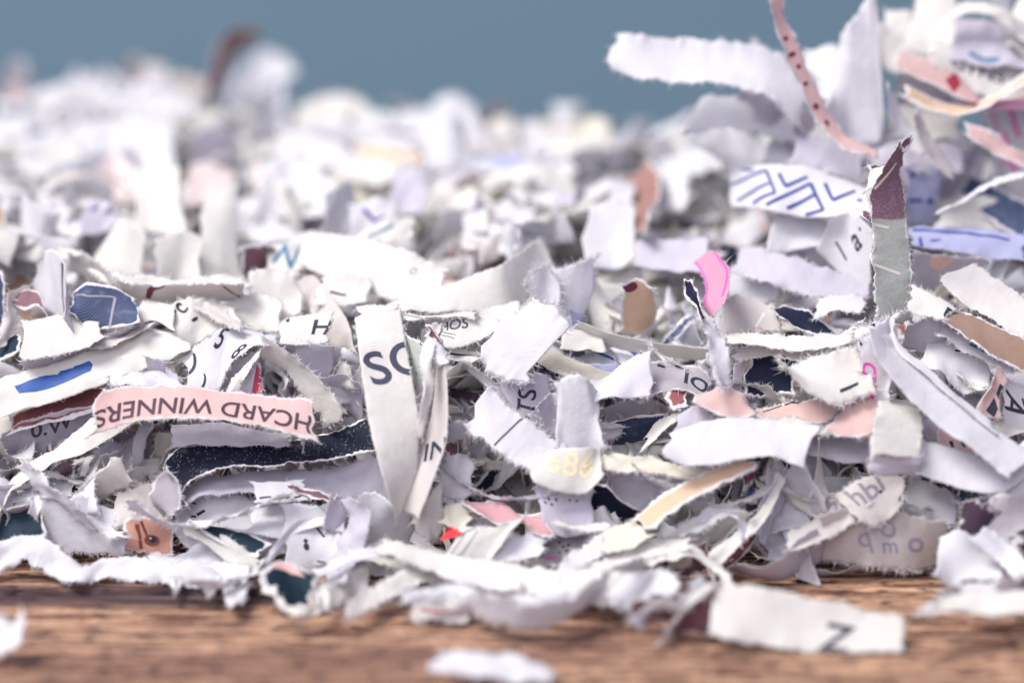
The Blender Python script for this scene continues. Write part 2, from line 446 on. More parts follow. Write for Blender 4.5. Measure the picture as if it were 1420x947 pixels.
def add_marks(root, rb, marks):
    P, W, u, t = rb['P'], rb['W'], rb['u'], rb['t']
    n, nc = P.shape[:2]
    X, Y, Dp = proj(P.reshape(-1, 3)); X = X.reshape(n, nc); Y = Y.reshape(n, nc); Dp = Dp.reshape(n, nc)
    VV = t[None, :] * W[:, None]
    def grid_at(fu, ft, off):
        fu = np.clip(fu, 0, n - 1.001); i = np.floor(fu).astype(int); a = (fu - i)[:, None]
        ft = np.clip(ft, 0, 1); fj = np.interp(ft, t, np.arange(nc)); fj = np.clip(fj, 0, nc - 1.001); j = np.floor(fj).astype(int); b = (fj - j)[:, None]
        q = (P[i, j] * (1 - a) * (1 - b) + P[i + 1, j] * a * (1 - b) + P[i, j + 1] * (1 - a) * b + P[i + 1, j + 1] * a * b)
        return q + rb['N'][i] * off
    def inv(x, y):
        d = (X - x) ** 2 + (Y - y) ** 2
        best = np.argsort((d + 0).ravel())[0]
        i, j = divmod(best, nc)
        fu, fj = float(i), float(j)
        for _ in range(3):
            i = int(min(max(fu, 0), n - 1.001)); j = int(min(max(fj, 0), nc - 1.001)); a = fu - i; b = fj - j
            def bil(G): return G[i, j] * (1 - a) * (1 - b) + G[i + 1, j] * a * (1 - b) + G[i, j + 1] * (1 - a) * b + G[i + 1, j + 1] * a * b
            rx, ry = x - bil(X), y - bil(Y)
            J = np.array([[X[i + 1, j] - X[i, j], X[i, j + 1] - X[i, j]], [Y[i + 1, j] - Y[i, j], Y[i, j + 1] - Y[i, j]]])
            if abs(np.linalg.det(J)) < 1e-6: break
            s = np.linalg.solve(J, [rx, ry]); s = np.clip(s, -6, 6)
            fu += s[0]; fj += s[1]
            fu = min(max(fu, -3), n + 2); fj = min(max(fj, -1), nc)
        uu = np.interp(fu, np.arange(n), u) if 0 <= fu <= n - 1 else (fu * (u[1] - u[0]) if fu < 0 else u[-1] + (fu - n + 1) * (u[-1] - u[-2]))
        vf = np.interp(fj, np.arange(nc), t) if 0 <= fj <= nc - 1 else (fj * .05 if fj < 0 else 1 + (fj - nc + 1) * .05)
        return uu, vf * W[min(max(int(fu), 0), n - 1)], i, j
    names = {'T': 'printed_lettering', 'L': 'printed_line', 'P': 'printed_patch', 'E': 'printed_dot'}; level = 0
    for mk in marks:
        kind = mk[0]
        if kind == 'T':
            _, txt, x, y, size, ang, ck = mk[:7]; mirror = len(mk) > 7 and mk[7]
            uu, vv, i, j = inv(x, y)
            J = np.array([[(X[i + 1, j] - X[i, j]) / (u[i + 1] - u[i]), (X[i, j + 1] - X[i, j]) / (VV[i, j + 1] - VV[i, j])],
                          [-(Y[i + 1, j] - Y[i, j]) / (u[i + 1] - u[i]), -(Y[i, j + 1] - Y[i, j]) / (VV[i, j + 1] - VV[i, j])]])
            dv = np.linalg.solve(J, [math.cos(R(ang)), math.sin(R(ang))]); dv /= np.linalg.norm(dv)
            sg = 1 if np.linalg.det(J) > 0 else -1
            pv = np.array([-dv[1], dv[0]]) * sg
            if mirror: pv = -pv
            vs, fs = font_mesh(txt); s = size / 141.0 * 1.35
            vs, fs = subdiv(vs * s, fs, .035)
            q = np.array([uu, vv]) + vs[:, :1] * dv + vs[:, 1:] * pv
        elif kind == 'L':
            _, x1, y1, x2, y2, w, ck = mk
            a = inv(x1, y1); b = inv(x2, y2); i, j = a[2], a[3]
            pa, pb = np.array(a[:2]), np.array(b[:2]); d = pb - pa; l = max(np.linalg.norm(d), 1e-4); d /= l; pn = np.array([-d[1], d[0]]); w = w / 141.0 / 2
            vs = np.array([pa - pn * w, pb - pn * w * .8, pb + pn * w * .8, pa + pn * w]); vs, fs = subdiv(vs, [(0, 1, 2, 3)], .03)
            q = vs
        elif kind == 'P':
            _, pts, ck = mk
            vs = []
            for x, y in pts:
                a = inv(x, y); vs.append(a[:2]); i, j = a[2], a[3]
            vs, fs = subdiv(np.array(vs), [tuple(range(len(vs)))], .03)
            q = vs
        elif kind == 'E':
            _, x, y, rx, ry, ck = mk
            uu, vv, i, j = inv(x, y)
            k = np.linspace(0, 2 * math.pi, 15)[:-1]
            vs = np.stack([np.cos(k) * rx / 141, np.sin(k) * ry / 141], 1); vs, fs = subdiv(vs, [tuple(range(14))], .03)
            q = vs + np.array([uu, vv])
        face = np.sign(np.dot(rb['N'][i], CAM - P[i, j])) or 1
        fu = np.interp(q[:, 0], u, np.arange(n)); Wl = np.interp(q[:, 0], u, W)
        ok = (q[:, 0] > .004) & (q[:, 0] < u[-1] - .004) & (q[:, 1] > .004) & (q[:, 1] < Wl - .004)
        level += 1
        G = grid_at(fu, q[:, 1] / Wl, face * (rb['th'] / 2 + .0018 + .0004 * level))
        fs = [f for f in fs if all(ok[k] for k in f)]
        if not fs: continue
        used = sorted({k for f in fs for k in f}); mp = {k: n_ for n_, k in enumerate(used)}
        o = new_obj(names[kind], G[used].tolist(), [[mp[k] for k in f] for f in fs], [ink(mk[-1] if not isinstance(mk[-1], bool) else mk[-2])], parent=root)
        o.matrix_parent_inverse = root.matrix_world.inverted()

SHREDS = []
_seed = [1]
def register(o, label, group=None):
    o['label'] = label; o['category'] = 'paper shred'
    if group: o['group'] = group
    SHREDS.append(o)

def H(label, mat, pts, off=0.0, W=.5, s=1, back=None, D=None, marks=(), th=.013, rag=1.0, fz=1.0, crumple=.85, bow=0.0, fs=None, sg=None, fine=.024, endrag=1.0, group='shreds of paper in the pile'):
    """A shred laid out by its two long edges as seen in the photograph; W is its true width in cm and s says which long edge lies farther."""
    _seed[0] += 1; seed = _seed[0] * 3.7
    Q = np.array([list(p) + [0.0] * (5 - len(p)) for p in pts], float)
    x = (Q[:, 0] + Q[:, 2]) / 2; y = (Q[:, 1] + Q[:, 3]) / 2
    Dc = (surf(x, y) if D is None else np.full(len(Q), 28.0 + D)) + off + Q[:, 4]
    Q5 = np.column_stack([Q[:, :4], Dc])
    plen = np.linalg.norm(np.diff(np.column_stack([x, y]), axis=0), axis=1).sum() / FPX * Dc.mean()
    depth = np.abs(np.diff(Dc)).sum()
    n = int(min(240, max(10, (plen + .5 * depth) / fine)))
    C = catmull(Q5, n)
    Dm = C[:, 4]
    wp = np.hypot(C[:, 0] - C[:, 2], C[:, 1] - C[:, 3]) / FPX * Dm
    dl = np.sqrt(np.maximum(W ** 2 - wp ** 2, 0)) * .8
    k = np.ones(9) / 9
    if n > 20: dl = np.convolve(np.pad(dl, 4, 'edge'), k, 'valid')
    A = at(C[:, 0], C[:, 1], Dm - s * dl / 2); B = at(C[:, 2], C[:, 3], Dm + s * dl / 2)
    A[:, 2] = np.maximum(A[:, 2], .02); B[:, 2] = np.maximum(B[:, 2], .02)
    # orient so that the printed front faces the viewer at section fs (default middle)
    m_ = n // 2 if fs is None else int(fs * (n - 1))
    m_ = min(max(m_, 1), n - 2)
    nn = np.cross(A[m_ + 1] + B[m_ + 1] - A[m_ - 1] - B[m_ - 1], B[m_] - A[m_])
    if np.dot(nn, CAM - A[m_]) < 0: A, B = B, A
    rb = ribbon_arrays(A, B, seed, th=th, rag=rag, crumple=crumple, bow=bow, fz=fz, ncol=9 if Dm.mean() < 33 else 5, endrag=endrag)
    mats = [M[mat], M[back] if back else M['w'] if mat in ('w', 'wm') else M['l'] if mat in ('l', 'd') else M['c'], FIB]
    ctr = rb['verts'].mean(axis=0)
    o = new_obj('paper_shred', rb['verts'] - ctr, rb['faces'], mats, rb['mi'], uv=rb['uv'], edge=rb['edge'])
    o.location = ctr
    bpy.context.view_layer.update()
    register(o, label, group)
    if marks: add_marks(o, rb, marks)
    return o

# ---------------------------------------------------------------- the setting
def table_material():
    m = new_mat('old_oak_table'); nt = m.node_tree
    tc = nt.nodes.new('ShaderNodeTexCoord')
    def mapped(sx, sy, loc=(0, 0, 0)):
        mp = nt.nodes.new('ShaderNodeMapping'); mp.inputs['Scale'].default_value = (sx, sy, 1); mp.inputs['Location'].default_value = loc
        nt.links.new(tc.outputs['Object'], mp.inputs[0]); return mp.outputs[0]
    grain = noise_tex(nt, mapped(.55, 6.0), 1.5, 8, .74)
    fine = noise_tex(nt, mapped(1.4, 26.0, (3, 1, 0)), 2.2, 6, .65)
    broad = noise_tex(nt, mapped(.16, .9, (7, 2, 0)), 1.0, 3)
    pore = noise_tex(nt, mapped(1.6, 9.0, (1, 9, 0)), 2.6, 5, .6)
    col = mix_col(nt, ramp(nt, grain, .44, .58), (.68, .41, .26), (.15, .07, .045))
    col = mix_col(nt, math_node(nt, 'MULTIPLY', ramp(nt, broad, .42, .62), .6), col, (.15, .065, .055))
    col = mix_col(nt, math_node(nt, 'MULTIPLY', ramp(nt, fine, .46, .68), .6), col, (.11, .05, .045))
    col = mix_col(nt, math_node(nt, 'MULTIPLY', ramp(nt, pore, .53, .60), .95), col, (.045, .028, .035))
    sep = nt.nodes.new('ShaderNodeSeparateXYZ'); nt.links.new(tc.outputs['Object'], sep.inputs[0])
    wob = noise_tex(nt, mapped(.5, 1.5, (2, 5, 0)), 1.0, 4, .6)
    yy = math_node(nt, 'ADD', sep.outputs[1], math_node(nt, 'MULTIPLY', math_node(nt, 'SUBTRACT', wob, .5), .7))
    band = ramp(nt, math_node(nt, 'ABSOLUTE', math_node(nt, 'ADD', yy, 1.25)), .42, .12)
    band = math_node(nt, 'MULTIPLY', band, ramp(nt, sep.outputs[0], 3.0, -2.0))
    col = mix_col(nt, math_node(nt, 'MULTIPLY', band, .88), col, (.035, .022, .032))      # shadow band along the crack, painted into the wood colour
    streak = noise_tex(nt, mapped(.22, 12.0, (4, 4, 0)), 1.4, 5, .6)
    col = mix_col(nt, math_node(nt, 'MULTIPLY', ramp(nt, streak, .58, .68), .55), col, (.62, .40, .30))
    h = math_node(nt, 'ADD', math_node(nt, 'MULTIPLY', grain, .8), math_node(nt, 'MULTIPLY', fine, .8))
    h = math_node(nt, 'SUBTRACT', h, math_node(nt, 'MULTIPLY', ramp(nt, pore, .60, .70), .6))
    out = nt.nodes.new('ShaderNodeOutputMaterial'); p = nt.nodes.new('ShaderNodeBsdfPrincipled')
    nt.links.new(col, p.inputs['Base Color']); p.inputs['Roughness'].default_value = .55; p.inputs['Specular IOR Level'].default_value = .2
    b = nt.nodes.new('ShaderNodeBump'); b.inputs['Strength'].default_value = .9; b.inputs['Distance'].default_value = .035
    nt.links.new(h, b.inputs['Height']); nt.links.new(b.outputs[0], p.inputs['Normal'])
    nt.links.new(p.outputs[0], out.inputs['Surface'])
    return m

def build_table():
    """Worn board with real shallow cracks and relief running along the grain."""
    xs = np.concatenate([np.linspace(-40, -9, 20), np.linspace(-8.8, 8.8, 300), np.linspace(9, 40, 20)])
    ys = np.concatenate([np.linspace(-14, -5.2, 10), np.linspace(-5, 2.6, 330), np.linspace(3, 16.5, 30)])
    X, Y = np.meshgrid(xs, ys, indexing='ij')
    Z = np.zeros_like(X)
    r = np.random.default_rng(5)
    inner = (np.abs(X) < 8.9) & (Y > -5.1) & (Y < 2.7)
    for k in range(120):                     # ridges and pores of the grain
        cy = r.uniform(-5, 2.6); cx = r.uniform(-8, 8); lx = r.uniform(.3, 3.0); wy = r.uniform(.02, .05)
        yy = cy + .05 * np.sin(X * .7 + k) + .03 * noise1(X, k, 1.5)
        Z -= r.uniform(.01, .035) * np.exp(-((Y - yy) / wy) ** 2) * np.exp(-((X - cx) / lx) ** 4)
    crack = -1.12 + .05 * np.sin(X * .4) + .03 * noise1(X, 3, .8)
    Z -= .10 * np.exp(-((Y - crack) / .055) ** 2) * np.clip((3.0 - X) / 2.5, 0, 1)     # long crack in the board
    Z = np.where(inner, Z, 0)
    n, m = X.shape
    top = np.stack([X.ravel(), Y.ravel(), Z.ravel()], 1)
    i, j = np.meshgrid(np.arange(n - 1), np.arange(m - 1), indexing='ij')
    a = (i * m + j).ravel()
    faces = np.stack([a, a + m, a + m + 1, a + 1], 1).tolist()
    # underside and sides: a board 3 cm thick
    rim = [k * m for k in range(n)] + [(n - 1) * m + k for k in range(1, m)] + [k * m + m - 1 for k in range(n - 2, -1, -1)] + [k for k in range(m - 2, 0, -1)]
    low = top[rim].copy(); low[:, 2] = -3.0
    base = len(top); L = len(rim)
    for k in range(L):
        k2 = (k + 1) % L
        faces.append([rim[k2], rim[k], base + k, base + k2])
    faces.append([base + k for k in range(L)][::-1])
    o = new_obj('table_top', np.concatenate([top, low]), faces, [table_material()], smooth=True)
    o['kind'] = 'structure'
    o['label'] = 'worn brown wooden table top under the shredded paper'
    return o
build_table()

def build_wall():
    m = new_mat('blue_grey_wall_paint'); nt = m.node_tree
    tc = nt.nodes.new('ShaderNodeTexCoord')
    n = noise_tex(nt, tc.outputs['Object'], .02, 2)
    col = mix_col(nt, n, (.185, .30, .365), (.205, .315, .37))
    paper_shader(nt, col, noise_tex(nt, tc.outputs['Object'], 3.0, 4), trans=0, rough=.8, spec=.2, bump=.2)
    v = []; 
    xs = [-160, 160]; zs = [-80, 130]
    v = [(-160, 78, -80), (160, 78, -80), (160, 78, 130), (-160, 78, 130), (-160, 84, -80), (160, 84, -80), (160, 84, 130), (-160, 84, 130)]
    f = [(0, 1, 2, 3), (5, 4, 7, 6), (0, 4, 5, 1), (3, 2, 6, 7), (0, 3, 7, 4), (1, 5, 6, 2)]
    o = new_obj('wall', v, f, [m], smooth=False)
    o['kind'] = 'structure'; o['label'] = 'plain blue grey wall behind the pile'
    v = [(-160, -90, -80), (160, -90, -80), (160, 84, -80), (-160, 84, -80)]
    m2 = new_mat('floor_boards'); paper_shader(m2.node_tree, (.22, .16, .13), None, trans=0)
    o = new_obj('floor', v, [(0, 1, 2, 3)], [m2], smooth=False); o['kind'] = 'structure'; o['label'] = 'dim floor below the table'
build_wall()

# ---------------------------------------------------------------- shreds one can tell apart, front left
H('cream shred carrying a cut blue print block, sloping down to the left edge', 'c', [(-30,590,-30,545),(10,570,5,527),(80,552,68,506),(165,524,140,484),(235,494,205,464),(262,482,240,462)], off=-.15, W=.48, fz=.6,
  marks=[('P',[(20,536),(27,546),(48,544),(88,532),(126,515),(129,506),(124,501),(104,508),(100,512),(84,515),(80,520),(64,521),(50,525)],'lb'),('L',54,525,76,521,4,'b'),('L',86,517,101,512,4,'b')])
H('reddish brown shred lying under the blue marked cream shred', 'mm', [(12,606,12,572),(60,590,58,558),(100,578,98,548),(150,560,150,536)], off=.08, W=.35, fz=.5)
H('grey curl with dark smeared figures inside, below the reddish brown shred', 'l', [(4,650,2,600),(30,640,30,585),(75,628,75,572),(125,600,128,560),(160,585,160,545)], off=.25, W=.55, s=-1, marks=[('T','0.W',72,592,26,12,'gy')])  # its grey is the shade inside the curl, put into the paper colour
H('long pale shred sweeping up from the left edge to the pink shred', 'c', [(-25,735,-30,700),(0,705,0,680),(30,668,38,640),(90,638,85,614),(140,612,130,586),(205,578,190,560)], off=-.12, W=.34, fz=1.4)
H('mauve edged sliver under the long pale sweeping shred', 'q', [(0,716,2,700),(25,690,30,672),(60,668,60,655),(120,655,130,630)], off=.15, W=.3)
H('pale pink shred printed upside down with HCARD WINNERS', 'p', [(128,604,138,545),(165,590,170,535),(225,579,232,535),(290,580,300,541),(350,590,360,547),(405,603,412,552),(434,612,439,557)], off=-.55, W=.46, crumple=.25,
  marks=[('T','HCARD WINNERS',283,563,28,179,'pu')], fz=1.2)
H('narrow turned down pink end beside the HCARD WINNERS shred', 'p', [(424,624,414,600),(436,560,428,556)], off=-.42, W=.12, marks=[('E',428,618,4,4,'m')], fz=.4)
H('navy shred dusted with white specks, arched over the front of the pile', 'k', [(262,706,238,690),(252,686,226,648),(272,662,250,622),(320,650,312,616),(385,648,380,615),(450,640,445,603),(525,622,515,578)], off=-.12, W=.45, crumple=.3,
  back='l', fz=.8)
H('pale grey underside strip hugging the navy speckled shred from below', 'l', [(250,712,262,686),(275,690,285,664),(330,682,330,655),(400,684,400,655),(470,690,470,648),(545,700,535,628)], off=.02, W=.42, fz=1.6, s=1)
H('small lavender diamond torn loose at the left end of the navy speckled shred', 'd', [(240,716,232,712),(252,702,206,690),(252,668,218,662),(236,650,226,652)], off=-.2, W=.33, rag=1.3, fz=1.6)
H('square scrap with an orange brown eye printed on it', 'ey', [(176,766,176,720),(208,768,208,716),(242,770,240,718)], off=-.1, W=.33, s=1, marks=[('E',211,749,11,8,'br'),('E',212,748,5.5,5,'k'),('L',190,726,196,760,5,'br'),('L',196,722,204,742,4,'br'),('E',209,746,1.5,1.2,'w')], rag=1.4)
H('dark denim blue shred entering at the left edge', 't', [(-30,760,-30,706),(0,754,0,704),(30,750,30,700),(62,745,60,692)], off=-.1, W=.42, crumple=.3)
H('bright white shred bent over beside the orange eye scrap', 'w', [(78,772,42,692),(110,765,75,688),(150,768,112,688),(174,768,158,704)], off=-.05, W=.62, s=1, crumple=.9)
H('little white peak on the dark blue shred', 'w', [(48,722,40,690),(58,702,55,690)], off=-.3, W=.2, fz=.6)
H('crumpled white shred along the table edge at left', 'w', [(-30,812,-30,768),(0,792,0,756),(28,768,32,748),(52,774,60,750),(70,796,84,772),(104,806,112,786),(140,801,142,777),(190,803,190,775),(240,806,240,780),(290,808,290,782),(345,800,345,782)], off=-.35, W=.3, crumple=1.2, s=1, fz=.8)
H('white tab printed 71 drooping over the table', 'w', [(300,790,342,778),(304,812,345,800),(322,838,338,836)], off=-.45, W=.3, marks=[('T','71',322,808,22,-4,'k')], fz=.6)
H('small white tooth hanging beside the 71 tab', 'w', [(280,790,305,792),(284,812,300,814),(290,826,294,826)], off=-.42, W=.2, fz=.4)
H('thin white tooth hanging over the dark table crack', 'w', [(236,795,252,795),(240,812,250,812),(243,824,247,824)], off=-.4, W=.12, fz=.4)
H('white crumpled shred above the 71 tab', 'wm', [(205,786,208,768),(240,792,250,762),(300,792,310,742),(350,785,365,745)], off=-.2, W=.5, crumple=1.2)
H('white sheet scrap printed with a dark smile shaped mark', 'w', [(245,735,252,690),(270,765,275,680),(320,770,320,682),(370,770,370,690),(420,765,420,700)], off=.05, W=.75, s=1, crumple=1.0,
  marks=[('L',263,716,272,716,4,'k'),('L',273,714,284,708,5,'k'),('L',255,700,261,704,4,'k'),('L',266,697,272,699,3,'k'),('E',267,687,2,2,'dr'),('L',285,682,310,680,1.5,'dr'),('L',310,680,345,678,2,'gy')])
H('cream strip over a dark stripe pointing down to the 71 tab', 't', [(262,728,268,723),(300,750,312,728),(335,770,345,735),(362,775,372,752)], off=-.28, W=.3, back='c')
H('cream rim left of the dark stripe', 'c', [(255,735,264,722),(290,758,300,740),(325,785,340,765),(352,800,362,778)], off=-.33, W=.22, fz=1.2)
H('small white box shaped fold with a cut line of print', 'w', [(350,696,352,668),(390,697,390,667),(428,694,422,664)], off=-.2, W=.26, crumple=.2, marks=[('L',360,691,376,689,3,'k'),('L',396,690,401,690,4,'k'),('L',408,690,418,688,3,'k')])
H('white shred below the box shaped fold', 'w', [(345,740,350,700),(390,750,390,699),(440,735,432,696),(480,740,478,690)], off=-.15, W=.5, crumple=1.2)
H('navy shred with a peach triangle at the table edge', 't', [(395,852,362,792),(420,850,388,778),(440,846,425,790),(446,838,440,800)], off=-.5, W=.5, s=1, crumple=.2, marks=[('P',[(374,788),(394,772),(424,800),(405,796)],'pk')], fz=.5)
H('rolled lavender rim slanting down to the navy and peach shred', 'w', [(354,798,366,790),(372,775,386,768),(392,745,405,735),(415,722,428,715)], off=-.55, W=.16, fz=.5, crumple=.5)
H('cream rim curling under the navy and peach shred', 'c', [(362,800,358,790),(385,836,376,826),(410,855,405,842),(436,846,442,836),(450,825,446,815)], off=-.6, W=.16, fz=.7)
H('white loop printed with small dark specks left of the twisted grey shred', 'w', [(395,782,390,700),(430,785,420,700),(460,778,450,705),(478,760,470,712)], off=-.25, W=.65, s=1, crumple=1.1, marks=[('E',425,758,4,5,'k'),('E',424,750,3,3,'k'),('L',438,730,450,745,4,'gy'),('L',440,778,450,779,2,'k')])
H('twisted grey white shred standing over the table edge', 'l', [(448,815,480,812),(455,780,490,785),(468,745,505,750),(478,715,515,715),(470,695,500,690)], off=-.45, W=.4, s=-1, back='w', crumple=1.2)
H('grey hollow fold behind the twisted shred', 'l', [(452,730,478,735),(455,705,480,708),(462,690,476,690)], off=-.3, W=.3)
H('white peak leaning right under the letter shred', 'w', [(478,775,500,690),(510,775,515,683),(545,770,545,700),(570,760,570,712)], off=-.12, W=.7, crumple=1.3, s=-1)
H('cream strip folding from the white peak to the long front strip', 'c', [(480,772,488,758),(510,778,520,748),(560,790,565,755),(620,800,630,765)], off=-.45, W=.3, crumple=.8)
H('white printed scrap with ink dots under the white peak', 'wm', [(500,795,495,765),(530,800,525,760),(560,800,560,765),(590,795,590,770)], off=-.2, W=.4, crumple=1.2)
H('cream strip ending in a blunt tip on the table', 'c', [(478,858,478,838),(505,850,500,825),(540,832,530,805),(575,815,565,787),(620,800,615,778)], off=-.55, W=.3, crumple=.5, endrag=.6)
H('grey strip flat behind the blunt tipped cream strip', 'c', [(420,858,432,815),(450,848,455,805),(490,835,495,788),(510,828,512,785)], off=-.3, W=.4, s=1)
H('long cream strip running along the front of the pile', 'c', [(520,762,530,748),(580,785,590,755),(640,812,640,770),(700,820,700,780),(760,826,760,790),(830,838,835,795),(860,835,870,800)], off=-.75, W=.4, crumple=.5)
H('flat scrap with a thin red printed line on the table', 'be', [(575,858,572,836),(605,862,605,836),(650,862,648,834)], off=-.25, W=.3, s=1, marks=[('L',585,846,640,848,4,'dr')])
H('cream edge above the scrap with the thin red line', 'c', [(572,842,572,826),(600,842,600,825),(655,845,650,828)], off=-.35, W=.18, crumple=.3)
H('lavender shred sagging to the table in a long curve', 'w', [(640,842,655,815),(690,862,695,825),(740,870,745,838),(800,850,795,825),(850,815,840,795),(900,795,890,770)], off=-.85, W=.36, crumple=.5, s=-1)
H('upper cream arm of the long sagging curve', 'c', [(790,830,775,800),(840,808,825,785),(880,785,865,765),(925,768,915,748),(960,760,955,745)], off=-.7, W=.34, crumple=.6)
H('white crest at the middle of the front edge', 'w', [(845,842,850,805),(875,845,880,795),(905,830,910,796),(945,830,940,800)], off=-.85, W=.34, crumple=1.0, s=1)
H('brown backed flap under the white crest', 'm', [(870,862,880,825),(900,862,905,830),(945,855,940,820)], off=-.6, W=.36, s=-1)
# ---- front centre
H('cream shred hanging in front of the pile with the letters SO', 'c', [(492,438,556,432,.15),(496,475,562,470),(503,530,573,530),(513,590,582,590),(528,645,577,655),(540,690,562,700),(548,716,556,718,.12)], off=-.75, W=.52, crumple=.18, fs=.3, fz=1.0, s=1,
  marks=[('T','S',524,513,56,14,'gy'),('T','O',568,499,56,14,'gy')])
H('shade grey inner face of the folded letter shred, marked with two cut capitals', 'be', [(553,704,580,720),(568,664,600,668),(584,618,619,612),(597,580,621,575),(602,545,620,535),(602,500,615,495)], off=-.62, W=.36, s=-1, crumple=.12, rag=.5, fs=.2, marks=[('T','NI',605,622,30,200,'k')])  # side turned from the light: shade put into a darker paper colour
H('fluffy white rim between the letter shred and its inner face', 'c', [(574,606,584,606),(580,570,593,572),(586,535,602,538),(584,500,598,500),(590,470,606,470),(600,448,614,450)], off=-.84, W=.12, fz=2.2, crumple=.6, rag=1.2)
H('rosy scrap caught at the top of the folded letter shred', 'm', [(594,470,590,452),(604,478,600,450),(614,485,612,468)], off=-.85, W=.14, rag=1.4)
H('white frayed knot under the rosy scrap', 'w', [(592,490,600,472),(606,505,614,482),(620,500,622,490)], off=-.8, W=.2, fz=2.5)
H('green grey speckled patch behind the fluffy white rim', 'x', [(566,485,562,462),(575,540,580,470),(582,560,592,480)], off=-.55, W=.25, marks=[('E',572,510,2,2,'k'),('E',578,518,2,2,'k'),('E',574,526,2,2,'k')])
H('cream wedge behind the foot of the letter shred', 'c', [(590,748,570,722),(606,745,590,692),(617,725,608,668)], off=-.4, W=.36, crumple=.4)
H('bright red corner peeking out under the cream wedge', 'r', [(608,752,618,728),(640,738,622,730)], off=-.62, W=.2, fz=0, rag=.3)
H('greenish ivory scrap above the red corner', 'y', [(610,728,620,690),(635,738,640,700),(652,730,655,708)], off=-.45, W=.36)
H('frayed white square patch right of the letter shred', 'w', [(604,690,612,640),(630,690,635,630),(655,685,652,636)], off=-.3, W=.42, fz=2.4, rag=1.3)
H('plum shred painted as the shaded hollow behind the frayed square patch', 'm', [(622,640,612,580),(640,640,628,575)], off=.3, W=.4)  # mauve sheet fills the hollow, its shade put into the colour
H('dark navy hollow shred left of the big white piece', 'j', [(612,530,612,490),(640,545,640,492),(672,545,672,500)], off=.6, W=.4)
H('grey violet shred crossing the hollow behind the letter shred', 'l', [(612,470,620,600),(640,560,660,620),(690,590,700,660)], off=.5, W=.5)
H('broad white shred facing the viewer, torn soft along its lower end', 'w', [(662,492,738,412),(680,515,756,420),(702,530,775,434),(728,530,792,452)], off=-.7, W=.72, s=1, fz=2.2, crumple=.35, rag=1.3)
H('thin white shred standing up behind the broad white one', 'w', [(765,440,762,372),(790,450,788,366),(812,450,828,352)], off=-.3, W=.52, s=-1, fz=1.5, crumple=.6)
H('frayed white tuft at the foot of the thin upright white shred', 'w', [(742,440,738,385),(762,435,756,368),(776,432,772,376)], off=-.45, W=.4, fz=3)
H('white shred crossed by one dark printed line', 'w', [(645,592,676,533),(668,606,696,556),(700,632,728,580),(745,655,790,622)], off=-.55, W=.5, s=1, crumple=.3, fz=1.6,
  marks=[('L',685,618,727,578,2.6,'k')])
H('lavender shaded scrap with upright cut letters beside the broad white shred', 'l', [(722,600,690,520),(745,600,722,510),(768,590,760,520)], off=-.3, W=.5, s=-1, marks=[('T','STS',731,565,26,86,'k')])
H('white shred folded over like a sleeve in the middle of the pile', 'w', [(776,632,764,532),(800,640,790,522),(822,636,812,524),(836,620,826,545)], off=-.6, W=.75, s=1, crumple=.45)
H('shaded loop mouth left of the sleeve like white shred', 'l', [(752,600,748,556),(772,605,768,548),(784,600,780,545)], off=-.4, W=.4, s=-1)  # shade inside the loop, given as a darker paper colour
H('white wing with a frayed tip right of the sleeve like shred', 'w', [(806,562,808,530),(845,550,840,525),(880,553,880,495),(906,548,905,486)], off=-.5, W=.52, fz=2.4, rag=1.5, crumple=.7)
H('rough ivory edge with dark torn print left of the white wing', 'y', [(740,500,748,478),(780,520,790,495),(830,540,840,515),(850,535,870,515)], off=-.2, W=.2, fz=1.5)
H('dark torn print under the rough ivory edge', 'n', [(735,510,745,496),(775,535,785,510),(825,550,835,532)], off=-.12, W=.2, fz=1.5)
H('white cuff with faint yellow lettering', 'c', [(738,668,750,628),(770,680,780,622),(810,685,818,620),(836,660,832,620)], off=-.68, W=.46, crumple=.3, marks=[('T','686',791,646,34,-6,'y')], fz=1.4)
H('white panel with a row of pin dots below the yellow lettering', 'l', [(752,730,746,670),(785,745,780,680),(822,740,815,680)], off=-.45, W=.5, back='w', s=1, marks=[('E',756,697,2,2,'k'),('E',761,692,2,2,'k'),('E',765,700,2,2,'k'),('E',771,693,2,2,'k'),('E',790,694,1.5,1.5,'k'),('E',800,695,1.5,1.5,'k')])
H('shaded white crumple beside the pin dot panel', 'w', [(820,745,812,715),(845,740,835,700),(860,735,850,715)], off=-.25, W=.3, fz=2.5, rag=1.6)
H('ivory torn edge arching from the cuff to the peach strip', 'y', [(830,652,834,628),(870,650,872,632),(910,658,912,640),(960,672,955,652),(985,668,985,655)], off=-.6, W=.22, fz=2)
H('slate grey shred sagging below the ivory torn edge', 'l', [(838,690,838,645),(880,715,885,655),(930,710,940,665),(965,690,970,668)], off=-.2, W=.5, s=-1)
H('black shred in the gap below the slate grey one', 'n', [(808,720,815,666),(840,730,845,672),(872,735,868,695),(890,730,886,705)], off=-.15, W=.5, s=-1)
H('peach strip slanting down to the left across the pile', 'o', [(905,735,872,722),(935,708,915,690),(980,680,965,660),(1025,660,1015,640),(1050,650,1035,634)], off=-.75, W=.3, crumple=.2, fz=1.2)
H('ivory continuation below the black line of the peach strip', 'y', [(845,765,822,745),(875,760,852,728),(905,742,875,718)], off=-.72, W=.34, crumple=.5, marks=[('L',876,722,904,728,2.5,'k')])
H('thin torn white strip running into the ivory end', 'c', [(762,728,765,716),(790,735,795,724),(850,740,850,726)], off=-.6, W=.12, fz=2)
H('rose ribbed shred bent open beside the red corner', 'pr', [(650,706,640,694),(690,728,672,696),(725,722,700,700),(740,740,722,716),(765,745,765,708)], off=-.45, W=.42, s=1, crumple=.4)
